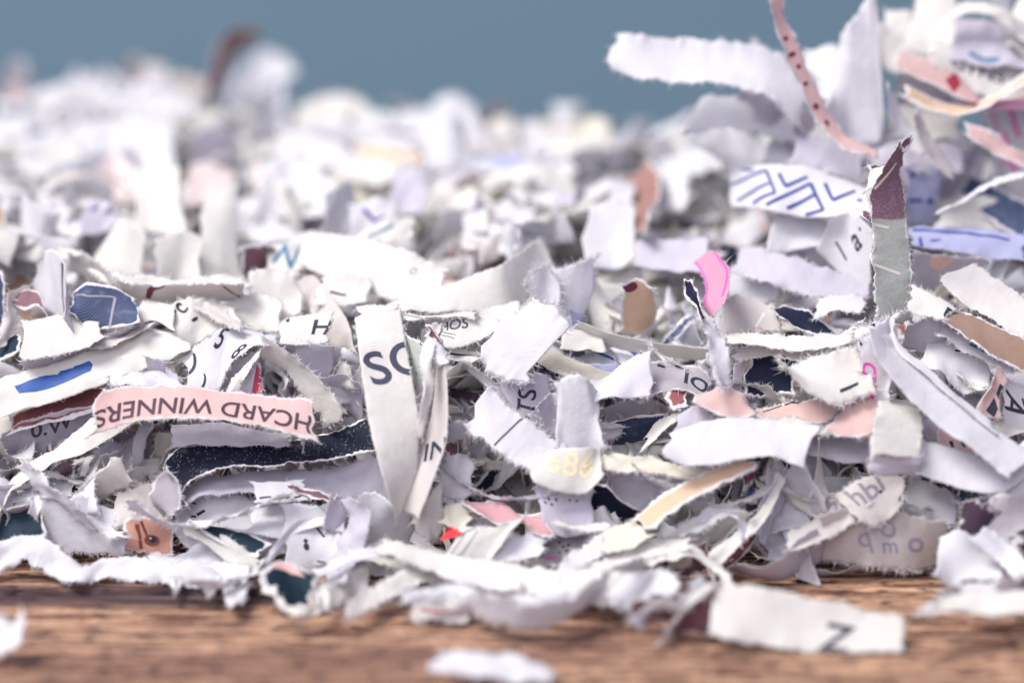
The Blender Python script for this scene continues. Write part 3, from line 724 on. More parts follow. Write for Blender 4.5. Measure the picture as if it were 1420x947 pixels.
H('cream shred outlined with a thin loop drawn in grey', 'c', [(622,778,640,735),(650,785,668,730),(680,775,700,724),(705,740,728,716)], off=-.65, W=.42, crumple=.4, marks=[('L',624,775,645,738,1.6,'f'),('L',645,738,668,727,1.6,'f'),('L',624,775,640,768,1.6,'f'),('L',640,768,662,735,1.6,'f')])
H('bright white leaf shaped shred below the rose ribbed one', 'w', [(675,785,690,750),(710,780,715,742),(740,772,752,742),(758,765,760,748)], off=-.6, W=.38, crumple=.5)
H('mottled shred of print fragments under the white leaf', 'q', [(668,795,680,775),(720,800,725,775),(770,792,768,770)], off=-.4, W=.35)
H('pinkish grey dotted shred right of the white leaf', 'd', [(752,790,745,738),(780,795,790,735),(800,775,818,735)], off=-.3, W=.5, marks=[('E',776,752,1.8,1.8,'k'),('E',781,758,1.8,1.8,'k'),('E',786,764,1.8,1.8,'k'),('E',776,766,1.8,1.8,'k'),('E',782,772,1.8,1.8,'k'),('E',788,756,1.8,1.8,'k'),('L',750,780,772,772,4,'mg')])
H('white rod like shred rising right to the ivory end', 'w', [(782,808,770,795),(810,785,795,765),(845,760,828,742)], off=-.7, W=.24, crumple=.6)
H('curled grey white shred inside the bow of the front strip', 'l', [(800,812,806,775),(835,810,835,760),(865,795,870,755),(890,785,895,750)], off=-.5, W=.45, back='w', crumple=1.3)
H('arched white shred with a brown inside right of the front bow', 'c', [(930,790,915,765),(945,785,925,745),(970,765,955,725),(1010,745,1005,706),(1030,735,1035,712)], off=-.5, W=.4, s=-1, crumple=.6)
H('brown hollow inside the arch', 'm', [(902,798,900,772),(940,795,935,765),(985,785,985,755)], off=-.35, W=.36, s=-1)
H('rolled white rim twisting up above the brown hollow', 'w', [(945,745,938,722),(975,735,968,712),(1000,720,995,700),(1022,722,1020,700),(1028,745,1038,735)], off=-.62, W=.22, crumple=.5)
H('dark plum shred propped against the tall shaded curl', 'mm', [(1000,800,985,755),(1022,780,1005,745),(1050,745,1035,715),(1068,715,1060,700)], off=-.35, W=.4, s=-1)
H('cream rim beside the dark plum shred', 'c', [(992,808,980,792),(998,785,986,765),(1020,762,1008,745),(1045,738,1035,722),(1068,712,1060,695),(1088,670,1076,655)], off=-.62, W=.16, fz=1.2)
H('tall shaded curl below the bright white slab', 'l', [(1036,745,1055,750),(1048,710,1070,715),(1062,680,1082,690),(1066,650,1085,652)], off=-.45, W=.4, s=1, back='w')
H('pink and blue printed scrap in the gap under the white slab', 'q', [(1020,720,1030,650),(1045,715,1055,650)], off=-.2, W=.45, marks=[('L',1035,665,1060,655,5,'dr'),('L',1036,686,1052,680,6,'b')])
# ---- front right
H('bright white slab lying level in the right half of the pile', 'w', [(920,632,932,600),(955,645,962,588),(1010,640,1012,580),(1070,632,1065,582),(1112,646,1136,592)], off=-.85, W=.62, s=1, crumple=.35, fz=1.8)
H('torn grey flap standing behind the white slab', 'l', [(932,605,945,575),(960,600,968,565),(1000,595,1000,575)], off=-.5, W=.35, fz=2.2)
H('pale pink dotted diamond behind the white slab', 'p', [(962,558,968,550),(985,572,1000,540),(1015,580,1022,550),(1045,574,1042,568)], off=-.6, W=.34, rag=.8)
H('grey shred printed with cut letters IOI', 'd', [(880,560,880,510),(912,545,915,500),(950,545,948,502),(985,560,985,520)], off=-.35, W=.48, marks=[('T','IOI',970,535,30,-30,'k'),('L',912,507,922,510,4,'k'),('L',936,507,950,512,4,'k')])
H('dark brown scrap set into the grey printed shred', 'mm', [(925,570,925,535),(955,565,955,535)], off=-.42, W=.28)
H('pale curl with a ring printed on it below the brown scrap', 'c', [(885,630,905,590),(915,605,925,572),(945,585,948,560),(965,568,962,550)], off=-.3, W=.36, marks=[('E',946,577,6,6,'k'),('E',946,577,3.4,3.4,'ff')])
H('shaded violet shred in the hollow under the white wing', 'l', [(838,610,840,565),(870,600,872,556),(905,585,905,540)], off=.25, W=.55, s=-1)
H('blackish navy shred painted as the shade deep in the hollow under the white wing', 'j', [(838,625,840,590),(870,620,870,580),(905,612,925,570)], off=.1, W=.5, s=-1)  # dark sheet standing in for the shade of the hollow
H('black square printed scrap between pale rims', 'n', [(1034,548,1044,492),(1065,548,1075,491),(1100,545,1110,500)], off=-.2, W=.46, crumple=.2, rag=.8)
H('mauve grey shred left of the black square', 'd', [(1010,548,1018,495),(1030,548,1040,494)], off=-.18, W=.46)
H('cream torn shred pointing left with a black dash near its end', 'c', [(1085,505,1090,508),(1125,545,1112,500),(1165,560,1150,490),(1215,540,1205,475)], off=-.8, W=.6, s=1, crumple=.5, fz=1.8,
  marks=[('L',1165,543,1190,532,6,'k')])
H('white frayed patch with magenta cut letters', 'w', [(1190,560,1195,470),(1215,565,1215,465),(1238,550,1238,470)], off=-.85, W=.6, fz=2.2, marks=[('T','D',1206,513,22,85,'m'),('L',1214,518,1214,534,2,'m'),('T','M',1206,541,20,80,'m')])
H('pale pink shred curving up to the magenta letters', 'p', [(1145,598,1160,572),(1175,606,1175,560),(1205,598,1195,548),(1228,575,1215,545)], off=-.72, W=.48, crumple=.4)
H('rose shred crossed by a dark ruled line', 'p', [(1040,585,1050,570),(1090,592,1100,555),(1150,592,1160,550)], off=-.45, W=.42, marks=[('L',1058,572,1084,563,3.5,'k'),('L',1088,562,1124,550,3.5,'k')])
H('thin cream torn rim under the rose ruled shred', 'c', [(1035,585,1040,572),(1085,598,1085,582),(1135,602,1135,585),(1210,608,1205,592)], off=-.55, W=.18, fz=1.6)
H('cream box like end of a shred folded down toward the viewer', 'c', [(1204,632,1280,632,-.02),(1208,600,1279,600,.02),(1214,572,1278,574,.12),(1222,555,1270,556,.4)], off=-1.0, W=.56, crumple=.15, fz=.7, th=.03)
H('shaded lip under the cream box like fold', 'l', [(1205,656,1272,660,.1),(1204,632,1280,632,0)], off=-.99, W=.5, crumple=.1, rag=.7, back='c')  # same cream fold, its shade painted in by the darker paper
H('long lavender white shred running down to the right edge', 'w', [(1205,462,1232,442),(1212,490,1238,475),(1240,530,1270,505),(1290,580,1318,545),(1345,622,1372,588),(1400,662,1440,632)], off=-1.0, W=.5, s=1, crumple=.3, fz=1.8)
H('standing lavender edge along the long shred', 'w', [(1232,470,1238,448),(1252,492,1246,478),(1285,520,1282,506),(1330,560,1328,548),(1380,600,1378,588)], off=-.95, W=.16, crumple=.3, fz=1)
H('curved white band passing under the long lavender shred', 'w', [(1268,655,1275,608),(1310,668,1325,622),(1360,682,1365,634),(1395,680,1398,630),(1430,655,1430,600)], off=-.8, W=.46, crumple=.4)
H('white end standing at the right edge below the long shred', 'w', [(1395,740,1398,655),(1412,750,1415,645),(1432,755,1440,635)], off=-.7, W=.6, s=-1, crumple=.6)
H('pink shred printed with black diamonds', 'p', [(1352,572,1375,525),(1370,580,1384,505),(1388,580,1398,520)], off=-.6, W=.4, s=-1, crumple=.3, marks=[('P',[(1367,568),(1378,551),(1384,567),(1378,578)],'k'),('P',[(1381,547),(1387,533),(1392,548),(1388,560)],'k')])
H('white shred with an outlined capital A at the right edge', 'w', [(1390,590,1388,520),(1410,600,1405,530),(1435,610,1430,540)], off=-.4, W=.5, s=-1, marks=[('T','A',1405,562,34,-100,'k'),('L',1418,552,1422,566,5,'k')])
H('pink and white striped scrap under the fringe of the long shred', 'p', [(1300,625,1302,590),(1330,630,1335,590),(1375,632,1370,600)], off=-.45, W=.36, marks=[('L',1330,600,1340,620,9,'k'),('L',1345,600,1350,614,4,'k'),('L',1318,612,1322,622,5,'k')])
H('slate shred in the shade under the long fringe', 'l', [(1280,615,1285,570),(1310,620,1312,575)], off=-.35, W=.4)
H('cream end of the brown striped shred', 'c', [(1256,430,1268,400),(1285,440,1290,408),(1312,446,1322,424)], off=-.9, W=.34, fz=1.8, marks=[('P',[(1302,446),(1308,437),(1314,426),(1322,432),(1314,447)],'k')])
H('brown shred slanting down to the right edge', 'b', [(1308,447,1322,428),(1345,470,1355,440),(1385,498,1392,455),(1435,525,1435,475)], off=-.85, W=.36, crumple=.3, rag=.8)
H('big grey board piece above the brown shred', 'g', [(1303,392,1350,362),(1340,425,1380,385),(1385,450,1415,408),(1430,480,1450,430)], off=-.5, W=.55, s=1, crumple=.2, th=.035, fz=.8)
H('dark teal stripe on white shred below the brown one', 'w', [(1300,470,1310,450),(1345,492,1355,470),(1400,520,1410,498)], off=-.6, W=.3, marks=[('L',1345,476,1388,502,8,'tl')])
H('crumpled white shred in the hollow right of the long lavender one', 'w', [(1275,515,1290,460),(1305,520,1315,465),(1335,545,1345,470),(1368,540,1378,490)], off=-.45, W=.6, crumple=1.6, fz=2, marks=[('L',1324,486,1335,487,3,'k'),('L',1335,487,1345,492,2,'k')])
H('white wedge stuck in the hollow right of the long lavender shred', 'c', [(1330,530,1330,518),(1350,545,1345,528),(1368,540,1366,538)], off=-.55, W=.2)
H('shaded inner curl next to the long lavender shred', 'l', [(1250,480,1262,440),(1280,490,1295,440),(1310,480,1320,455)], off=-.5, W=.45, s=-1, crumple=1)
H('beige shred with faint letters bl in the right foreground', 'be', [(1085,765,1100,735),(1120,760,1130,720),(1165,735,1158,690),(1205,700,1192,668)], off=-.55, W=.45, crumple=.25, marks=[('T','bl',1158,702,40,35,'f')])
H('beige shred with faint letters hbi and dark dots', 'be', [(1190,720,1150,690),(1215,730,1195,665),(1238,715,1232,655),(1255,690,1252,660)], off=-.62, W=.5, crumple=.3, marks=[('T','hbi',1202,683,30,35,'f'),('E',1221,682,2.5,2.5,'k'),('E',1248,692,2.5,4,'k'),('L',1249,708,1256,700,5,'k')])
H('lavender beige shred with faint rings standing on the table', 'be', [(1135,778,1140,715),(1190,784,1190,705),(1250,790,1248,710),(1310,780,1312,725)], off=-.45, W=.56, s=-1, crumple=.35, marks=[('T','q',1198,745,30,10,'ff'),('T','o',1231,731,32,0,'ff'),('T','o',1270,752,32,0,'ff'),('T','m',1234,757,22,0,'ff')], fz=1.6)
H('white dome shaped sheet behind the faint lettered shreds', 'w', [(1245,735,1252,665),(1285,735,1282,658),(1330,735,1325,680)], off=-.2, W=.7, s=1, crumple=.4, marks=[('P',[(1280,728),(1300,722),(1325,728),(1322,736),(1284,736)],'gy'),('E',1299,724,5,6,'pk')])
H('navy and pink printed rim over the white dome', 'q', [(1270,662,1275,650),(1305,675,1312,662),(1328,700,1334,690)], off=-.35, W=.16, marks=[('L',1276,655,1310,668,5,'dr'),('L',1314,664,1330,685,3,'k')])
H('blue grey shred in the gap beside the white dome', 'j', [(1325,705,1330,665),(1360,690,1365,670)], off=-.15, W=.35)
H('hanging curl that touches the table in the right foreground', 'l', [(1010,790,1022,780,.1),(1050,798,1052,785,.0),(1085,800,1088,772,-.05),(1115,790,1105,745),(1140,780,1130,730)], off=-.45, W=.5, s=-1, crumple=.5, fz=2, back='w')
H('white triangular spike right of the white slab', 'c', [(1122,690,1150,690),(1130,660,1142,662),(1134,605,1137,605)], off=-.55, W=.24, crumple=.2, fz=.4)
H('pale curl between the white slab and the spike', 'w', [(1090,660,1110,640),(1105,690,1130,665),(1125,715,1148,700)], off=-.5, W=.42, s=-1, marks=[('L',1132,648,1144,636,4,'k')])
H('slate band running behind the spike and the box like fold', 'l', [(1110,625,1112,600),(1160,635,1162,600),(1210,640,1212,605)], off=-.35, W=.4, s=1)
H('dark lettered scrap under the tall shaded curl', 'wm', [(1060,740,1070,690),(1090,735,1100,685),(1120,730,1122,695)], off=-.2, W=.45, marks=[('T','o',1115,690,18,0,'b')])
H('pale lower flap resting behind the hanging curl', 'l', [(1060,775,1060,735),(1100,780,1105,735),(1150,770,1155,730)], off=-.15, W=.5)
H('white shred blotched with purple print at the right edge', 'q', [(1305,790,1335,700),(1335,805,1365,690),(1375,800,1392,685),(1415,790,1425,700)], off=-.75, W=.75, s=1, crumple=.8, fz=1.8)
H('white wedge pointing down to the table at right', 'w', [(1300,795,1302,745),(1320,815,1335,735),(1350,812,1368,760),(1385,805,1400,780)], off=-.85, W=.6, crumple=.5)
H('white twisted shred lying over the purple blotches', 'w', [(1352,745,1362,730),(1390,785,1402,755),(1430,830,1440,790)], off=-.95, W=.32, crumple=.7)
H('low cream strip on the table at the right edge', 'c', [(1266,856,1272,846),(1300,852,1310,828),(1350,852,1355,820),(1440,848,1440,822)], off=-1.2, W=.34, s=1, crumple=.4, endrag=.5)
H('strip of cut dark print above the low cream strip', 'q', [(1330,826,1340,806),(1380,830,1390,802),(1435,828,1435,800)], off=-1.1, W=.3, crumple=.8)
H('strip in the near foreground printed with a capital Z', 'c', [(985,884,988,812),(1040,892,1045,812),(1090,902,1100,826),(1135,910,1150,835),(1195,920,1200,848),(1248,926,1250,856)], D=-2.05, off=0, W=.6, s=1, crumple=.3, fz=.7, th=.03, bow=.15,
  marks=[('T','Z',1160,888,44,-6,'k')])
H('mauve glossy end of the near foreground strip', 'm', [(918,890,925,872),(940,886,950,836),(970,886,975,815),(1002,888,1004,812)], D=-1.85, off=0, W=.55, s=-1, crumple=.4)
H('cream rim over the mauve end of the near foreground strip', 'c', [(915,895,925,885),(930,865,940,850),(950,840,958,822),(985,822,990,805)], D=-2.0, off=0, W=.16, fz=1)
H('small white chip alone on the bare table', 'w', [(598,930,612,893),(640,938,640,900),(690,942,700,908),(760,950,765,925)], D=-3.05, off=0, W=.5, s=1, crumple=.9, fz=.6)
H('white chip at the left edge of the bare table', 'w', [(-20,908,-20,860),(5,905,8,855),(30,895,20,865),(38,868,30,845)], D=-2.4, off=0, W=.42, s=1, crumple=.8, fz=.6)

# ---------------------------------------------------------------- middle left of the pile
GM = 'shreds of paper in the pile'
H('white arch of paper bulging up with the cut figures 15 8', 'w', [(262,545,256,500),(285,548,270,482),(305,535,292,465),(318,508,318,452),(345,485,350,458),(385,478,385,466)], off=-.2, W=.62, s=1, crumple=.25, fz=1,
  marks=[('T','5',306,470,32,-28,'k'),('T','8',330,488,26,-30,'k'),('T','1',298,459,18,-60,'k'),('T',')',268,508,36,-15,'k'),('T',')',283,530,22,-20,'k')])
H('shred coloured as the dark shade under the arch of cut figures', 'l', [(300,545,312,510),(330,548,335,495),(360,540,362,485)], off=.05, W=.5, s=-1)  # greyer sheet stands in for shade under the arch
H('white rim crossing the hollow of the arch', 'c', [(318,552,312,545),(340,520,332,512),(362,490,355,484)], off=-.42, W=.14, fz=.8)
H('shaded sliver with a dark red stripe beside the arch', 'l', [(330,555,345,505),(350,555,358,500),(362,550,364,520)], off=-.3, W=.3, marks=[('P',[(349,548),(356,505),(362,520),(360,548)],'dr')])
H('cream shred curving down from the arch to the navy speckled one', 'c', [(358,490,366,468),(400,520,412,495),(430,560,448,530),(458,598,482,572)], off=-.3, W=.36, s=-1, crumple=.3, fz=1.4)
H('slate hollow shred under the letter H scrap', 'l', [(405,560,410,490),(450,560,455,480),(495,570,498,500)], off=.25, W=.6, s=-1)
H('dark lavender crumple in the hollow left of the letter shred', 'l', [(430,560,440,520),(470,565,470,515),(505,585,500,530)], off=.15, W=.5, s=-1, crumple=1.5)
H('cream scrap printed with a cut letter H', 'c', [(385,478,396,440),(420,478,425,436),(452,476,458,432)], off=-.3, W=.42, s=1, fz=1.8, crumple=.3, marks=[('T','H',446,455,27,0,'k'),('L',396,441,400,447,4,'k')])
H('grey torn underside below the letter H', 'l', [(405,520,405,476),(430,525,430,474),(465,520,462,480)], off=-.05, W=.45, s=-1, fz=2)
H('beige shred rising to a point behind the letter H', 'be', [(470,500,496,488),(440,450,478,440),(415,405,445,392),(405,395,430,380)], off=.1, W=.42, s=-1, crumple=.3)
H('cream shred behind the beige pointed one', 'c', [(385,440,400,390),(420,430,430,385),(440,430,448,395)], off=.25, W=.5)
H('blank cream shred sweeping right over the letter shred', 'c', [(500,440,525,428),(560,432,575,408),(630,432,640,388),(700,430,690,368),(745,408,728,345),(770,370,750,330)], off=-.25, W=.5, s=1, crumple=.2, fz=.6)
H('cream folded top of the letter shred', 'c', [(494,440,496,424),(525,440,525,422),(558,436,552,424)], off=-.55, W=.3, crumple=.3)
H('cream shred printed with slanting fine letters right of the rosy scrap', 'c', [(612,482,610,452),(650,478,645,435),(690,455,680,428),(725,432,715,415)], off=-.35, W=.45, crumple=.3, marks=[('T','HOS',628,452,18,15,'gy'),('L',612,460,632,465,1.5,'gy'),('L',612,465,630,470,1.5,'gy'),('L',605,434,660,432,2,'k')])
H('thin cream line with torn black dashes over the fine letters', 'c', [(545,442,548,432),(600,442,602,430),(660,440,658,426)], off=-.5, W=.16, fz=1.4, marks=[('L',560,437,590,436,2,'k'),('L',605,437,625,435,2,'k')])
H('cream rim edged with black below the fine letters', 'c', [(620,496,620,478),(650,500,652,482),(690,500,690,484)], off=-.25, W=.2, fz=1, marks=[('L',624,491,686,494,4,'k')])
H('broad greyish shred in soft focus behind the blank cream one', 'g', [(395,345,420,322),(430,375,460,322),(490,398,520,335),(545,415,575,352),(610,410,620,375)], off=-.3, W=.55, s=1, crumple=.3, marks=[('T','o',574,375,18,0,'ff')])
H('cream shred with a hole painted as a dark eye shaped mark behind the beige point', 'c', [(440,425,445,385),(470,428,475,380),(510,420,515,385)], off=0, W=.45, marks=[('L',458,405,480,410,5,'k')])  # darkness of the hole drawn as an ink line
H('cream shred printed with a dark letter N', 'c', [(370,385,375,335),(400,385,402,335),(430,370,425,335)], off=-.1, W=.45, marks=[('T','N',398,358,38,-20,'tl')])
H('plum shred coloured as the shaded hollow left of the dark letter N', 'm', [(336,395,340,345),(358,385,368,340),(385,365,380,342)], off=0, W=.4, s=-1)  # dark sheet paints the shade of this gap
H('crumpled cream shred under the dark letter N', 'c', [(345,440,350,385),(380,445,385,375),(420,430,415,385)], off=0, W=.55, crumple=1.2)
H('cream tent shaped shred above the arch', 'c', [(300,455,320,410),(345,458,355,408),(385,462,388,415)], off=.05, W=.5, crumple=.9, marks=[('L',292,417,316,418,7,'k')])
H('cream shred dotted black behind the arch of figures', 'c', [(240,470,240,425),(265,480,262,415),(295,465,290,415),(340,452,310,420)], off=-.15, W=.5, marks=[('T','c',250,427,22,60,'k'),('E',270,443,5,3,'k'),('T','s',240,468,22,30,'k'),('L',243,430,240,460,4,'k')])
H('thin grey strap slanting behind the arch of figures', 'be', [(250,418,262,405),(290,440,298,425),(330,462,340,448)], off=-.3, W=.2)
H('horizontal grey strap printed with dark red strokes', 'be', [(100,372,92,348),(140,400,132,362),(165,416,170,394),(220,418,225,396),(280,416,285,396),(335,414,338,396)], off=-.35, W=.34, s=-1, crumple=.2, fz=.8,
  marks=[('L',158,394,177,416,4,'r'),('P',[(202,412),(204,400),(212,396),(230,396),(214,402),(208,414)],'r'),('L',310,396,345,418,3,'r')])
H('fuzzy white rim along the top of the red stroked strap', 'c', [(75,352,80,342),(110,362,112,348),(150,395,155,382),(220,400,222,388),(300,398,300,386),(345,402,350,392)], off=-.4, W=.16, fz=1.4)
H('upright blank white shred in soft focus behind the red stroked strap', 'c', [(278,392,282,282),(305,392,305,270),(334,390,328,255)], off=-.2, W=1.35, s=1, crumple=.15, fz=.4)
H('white shred leaning against the blank upright one', 'c', [(215,395,222,330),(250,395,255,320),(280,395,282,330)], off=0, W=.55, crumple=.6)
H('cream shred standing left of the upright blank one', 'c', [(120,380,165,300),(160,390,180,308),(200,395,200,320)], off=.1, W=.6, crumple=.5)
H('lavender white shred draped over the blue lattice scrap', 'w', [(50,400,52,355),(75,445,70,345),(96,470,84,365),(118,480,90,440)], off=-.35, W=.5, crumple=.5, s=-1, marks=[('L',87,362,94,378,7,'k'),('L',47,367,54,364,4,'k'),('L',27,352,31,388,5,'tl')])
H('dark blue scrap woven with a pale lattice', 'j', [(96,436,98,412),(125,458,120,392),(160,455,158,398),(192,448,190,416)], off=-.5, W=.5, crumple=.2, rag=.6, marks=[('L',104,410,160,413,3,'ff'),('L',160,414,152,454,4,'ff')])
H('cream end beside the blue lattice scrap', 'c', [(190,450,190,416),(215,445,215,416),(240,458,238,424)], off=-.25, W=.4, crumple=.4)
H('brown mouth shaped scrap under a white bend at left', 'm', [(14,414,16,410),(35,424,35,402),(52,420,50,406),(66,440,60,420)], off=-.3, W=.26)
H('wide blank cream shred below the lattice scrap', 'c', [(28,500,28,446),(65,495,60,442),(100,488,92,438),(142,470,138,442)], off=-.35, W=.5, crumple=.3, s=1)
H('white bend at the left edge above the cream shred', 'c', [(-10,485,8,480),(5,440,22,450),(12,405,30,425),(40,395,45,415)], off=-.25, W=.22)
H('slate and navy scrap at the left edge', 't', [(-20,505,-15,470),(10,498,10,465),(30,488,28,462)], off=-.15, W=.4)
H('lavender grey shred beside the lattice scrap', 'l', [(60,425,75,390),(90,440,95,395)], off=-.05, W=.4)
H('shaded strip between the cream shred and the blue block shred', 'l', [(30,520,30,498),(80,510,80,490),(140,495,138,470),(190,470,188,455)], off=-.1, W=.3, s=-1, fz=1.5)
H('cream shred end behind the blue block shred', 'be', [(138,485,138,470),(175,475,172,462),(210,455,205,445)], off=-.2, W=.25)
H('lettered scrap torn open above the pink words', 'wm', [(150,530,165,505),(190,530,195,500),(230,540,228,505),(255,548,248,520)], off=-.2, W=.45, fz=2.2, crumple=1.2)
H('plum crumple above the pink words', 'l', [(205,530,205,500),(235,535,230,500)], off=-.1, W=.3, s=-1)
H('tall pale lavender shred at the far left edge', 'w', [(30,390,30,270),(55,385,58,290),(80,370,82,300)], off=.1, W=.9, s=-1, crumple=.4)
H('peach coloured sliver touching the left edge of the pile', 'o', [(-15,370,-15,290),(-5,372,-2,285),(6,370,8,290)], off=-.1, W=.6, s=-1)
H('slate blue sliver under the peach one at the left edge', 'j', [(-15,470,-15,380),(-4,468,-2,375),(6,470,6,380)], off=-.1, W=.6, s=-1)
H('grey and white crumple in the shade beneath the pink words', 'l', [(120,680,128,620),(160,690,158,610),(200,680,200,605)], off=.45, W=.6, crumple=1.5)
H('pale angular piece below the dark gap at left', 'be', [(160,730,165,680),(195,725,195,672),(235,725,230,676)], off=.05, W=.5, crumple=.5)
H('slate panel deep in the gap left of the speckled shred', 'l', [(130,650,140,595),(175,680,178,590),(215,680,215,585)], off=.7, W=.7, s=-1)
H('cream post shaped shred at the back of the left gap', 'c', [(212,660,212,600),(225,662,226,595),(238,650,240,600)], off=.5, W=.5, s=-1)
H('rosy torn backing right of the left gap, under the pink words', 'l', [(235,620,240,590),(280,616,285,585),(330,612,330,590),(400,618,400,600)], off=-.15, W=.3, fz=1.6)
H('striped white roll between the reddish shred and the blue bent one', 'wm', [(10,700,15,685),(50,690,55,670),(100,690,100,668)], off=.05, W=.35)
# ---------------------------------------------------------------- middle centre and right
H('long cream edge running right below the peach oval', 'c', [(790,462,800,445),(840,478,845,462),(900,492,905,474),(975,500,980,484)], off=-.1, W=.3, crumple=.2, s=-1)
H('white shred printed in blue beneath the long cream edge', 'w', [(820,520,825,480),(860,525,862,478),(900,520,900,478),(935,515,935,480)], off=.1, W=.5, marks=[('L',828,488,856,502,5,'b'),('P',[(862,480),(920,482),(915,496),(880,494)],'b')])
H('white knob under the upright thin shred', 'c', [(780,485,785,455),(805,488,810,456),(835,480,838,466)], off=-.15, W=.35)
H('lavender crumple behind the rough ivory edge', 'wm', [(780,520,785,485),(815,525,815,480),(850,520,850,490)], off=.3, W=.5, crumple=1.2)
H('peach oval blurred in the middle of the pile', 'o', [(860,460,862,395),(885,465,885,388),(908,450,912,400)], off=-.1, W=.7, s=-1, crumple=.2, marks=[('E',874,398,12,8,'r')])
H('brown curl blurred above the peach oval', 'rb', [(862,262,905,228),(876,280,918,248),(876,304,906,292),(884,326,894,320)], off=-.8, W=.45, s=-1)
H('magenta edged pink scrap standing up right of the middle', 'mg', [(962,362,990,346),(978,395,1012,376),(976,425,1006,410),(985,440,992,436)], off=-.7, W=.36, s=-1, crumple=.25, fz=.6, marks=[('L',964,362,980,392,4,'mg'),('L',980,392,977,425,4,'mg'),('L',991,348,1009,376,4,'mg'),('L',1009,376,1002,412,4,'mg')])
H('black glossy stalk leaning on the pink scrap', 'n', [(950,400,960,390),(952,415,968,405),(964,432,974,428),(970,446,982,440)], off=-.9, W=.16, rag=.8, fz=.5)
H('frayed white stem below the black stalk', 'w', [(968,448,984,440),(980,480,1002,470),(988,515,1008,505),(995,545,1012,535)], off=-.75, W=.3, fz=2.4, rag=1.5)
H('cream edge running left to right over the black square', 'c', [(1005,478,1008,460),(1060,484,1062,466),(1120,488,1122,468),(1165,480,1165,462),(1200,462,1195,440)], off=-.5, W=.3, s=1, fz=1.4, crumple=.5)
H('ragged grey lower edge under the cream edge', 'be', [(1020,500,1022,484),(1070,498,1075,484),(1130,500,1135,484),(1180,480,1180,472)], off=-.35, W=.25, fz=1.5)
H('black wedge blurred behind the cream edge', 'n', [(1068,432,1072,428),(1100,456,1095,428),(1130,465,1125,432),(1155,465,1150,450)], off=-.1, W=.4)
H('grey shred with a white upright line left of the black wedge', 'be', [(1000,462,1000,415),(1035,462,1035,410),(1080,462,1075,425)], off=.1, W=.5, marks=[('L',1060,435,1045,460,3,'w')])
H('white shred behind the pink magenta edged scrap', 'w', [(1005,430,1010,375),(1040,425,1045,368),(1080,415,1080,375)], off=.4, W=.5)
H('lavender shred arching right above the black wedge', 'l', [(1020,380,1030,345),(1080,400,1090,355),(1140,420,1150,375),(1200,420,1205,385)], off=.0, W=.45, s=1, back='w')
H('white rounded shred right of the black wedge', 'w', [(1130,435,1130,412),(1165,432,1165,408),(1200,425,1200,410)], off=-.25, W=.35)
H('frayed white cluster at the foot of the tall grey green shred', 'w', [(1185,490,1192,445),(1212,490,1215,440),(1240,470,1245,435)], off=-.75, W=.45, fz=3, rag=1.5, crumple=1.2, marks=[('L',1208,450,1220,458,4,'k'),('L',1185,470,1195,480,5,'k')])
H('tall grey green shred standing up with a mauve top', 'x', [(1216,446,1262,446),(1212,400,1264,400),(1210,350,1262,350),(1207,310,1258,310),(1206,270,1254,265),(1224,236,1250,235),(1238,212,1254,212),(1248,197,1260,195)], off=0, D=.55, W=.42, s=1, crumple=.2, fs=.3, fz=.5,
  marks=[('L',1205,310,1232,316,5,'cr'),('L',1208,366,1248,380,5,'cr'),('L',1212,262,1242,226,6,'cr'),('L',1262,350,1262,440,3,'cr')])
H('dark torn corner behind the top of the tall grey green shred', 'g', [(1204,265,1203,228),(1215,255,1216,225),(1228,240,1232,222)], D=.75, off=0, W=.26, marks=[('L',1208,232,1228,228,6,'gy')])
H('brown hooked tip of the tall grey green shred', 'm', [(1246,206,1254,208),(1250,196,1262,200),(1256,192,1264,196)], D=.5, off=0, W=.12, fz=.2)
H('small mauve tab left of the tall grey green shred', 'm', [(1198,302,1198,290),(1206,306,1208,294)], D=.5, off=0, W=.12, fz=.3)
H('white shred printed with slanted letters la', 'w', [(1135,352,1150,300),(1170,385,1185,295),(1205,412,1212,320)], off=-.3, W=.6, s=-1, crumple=.3, marks=[('T','l',1168,349,26,50,'k'),('T','a',1187,333,34,50,'k'),('E',1193,318,3,3,'k')])
H('white shred patterned with blue letters V A V', 'w', [(1010,285,1012,238),(1060,290,1065,228),(1110,300,1118,232),(1160,300,1165,248),(1205,300,1206,262)], off=-.75, W=.62, s=1, crumple=.3, fz=.4,
  marks=[('L',1023,235,1045,237,5.5,'bb'),('L',1014,257,1063,237,5.5,'bb'),('L',1063,237,1075,268,5.5,'bb'),('L',1023,279,1067,255,5.5,'bb'),('L',1045,283,1075,268,5.5,'bb'),('L',1080,241,1089,259,5.5,'bb'),('L',1089,259,1120,246,5.5,'bb'),('L',1063,285,1124,255,5.5,'bb'),('L',1124,255,1142,292,5.5,'bb'),('L',1091,290,1131,270,5.5,'bb'),('L',1117,299,1142,292,5.5,'bb'),('L',1144,255,1155,279,5.5,'bb'),('L',1155,279,1186,266,5.5,'bb'),('E',1192,279,4,3,'bb')])
H('white shred below the blue patterned one', 'w', [(1060,350,1070,300),(1100,345,1105,290),(1140,335,1145,300)], off=-.1, W=.55)
H('bluish shred right of the tall grey green shred with a dark ruled line', 'bl', [(1262,345,1262,315),(1310,352,1315,318),(1370,358,1375,322),(1420,360,1420,330)], off=-.1, W=.45, s=1, marks=[('L',1265,320,1400,334,5,'bb'),('L',1275,330,1279,345,6,'bb'),('L',1290,335,1304,334,5,'bb')])
H('pale blue shred with two dark dashes right of the mauve top', 'bl', [(1252,310,1256,230),(1275,312,1280,228),(1298,308,1300,240)], off=.0, W=.7, s=-1, marks=[('L',1258,244,1270,243,6,'b'),('L',1260,278,1280,278,6,'bb'),('E',1290,279,5,5,'bb')])
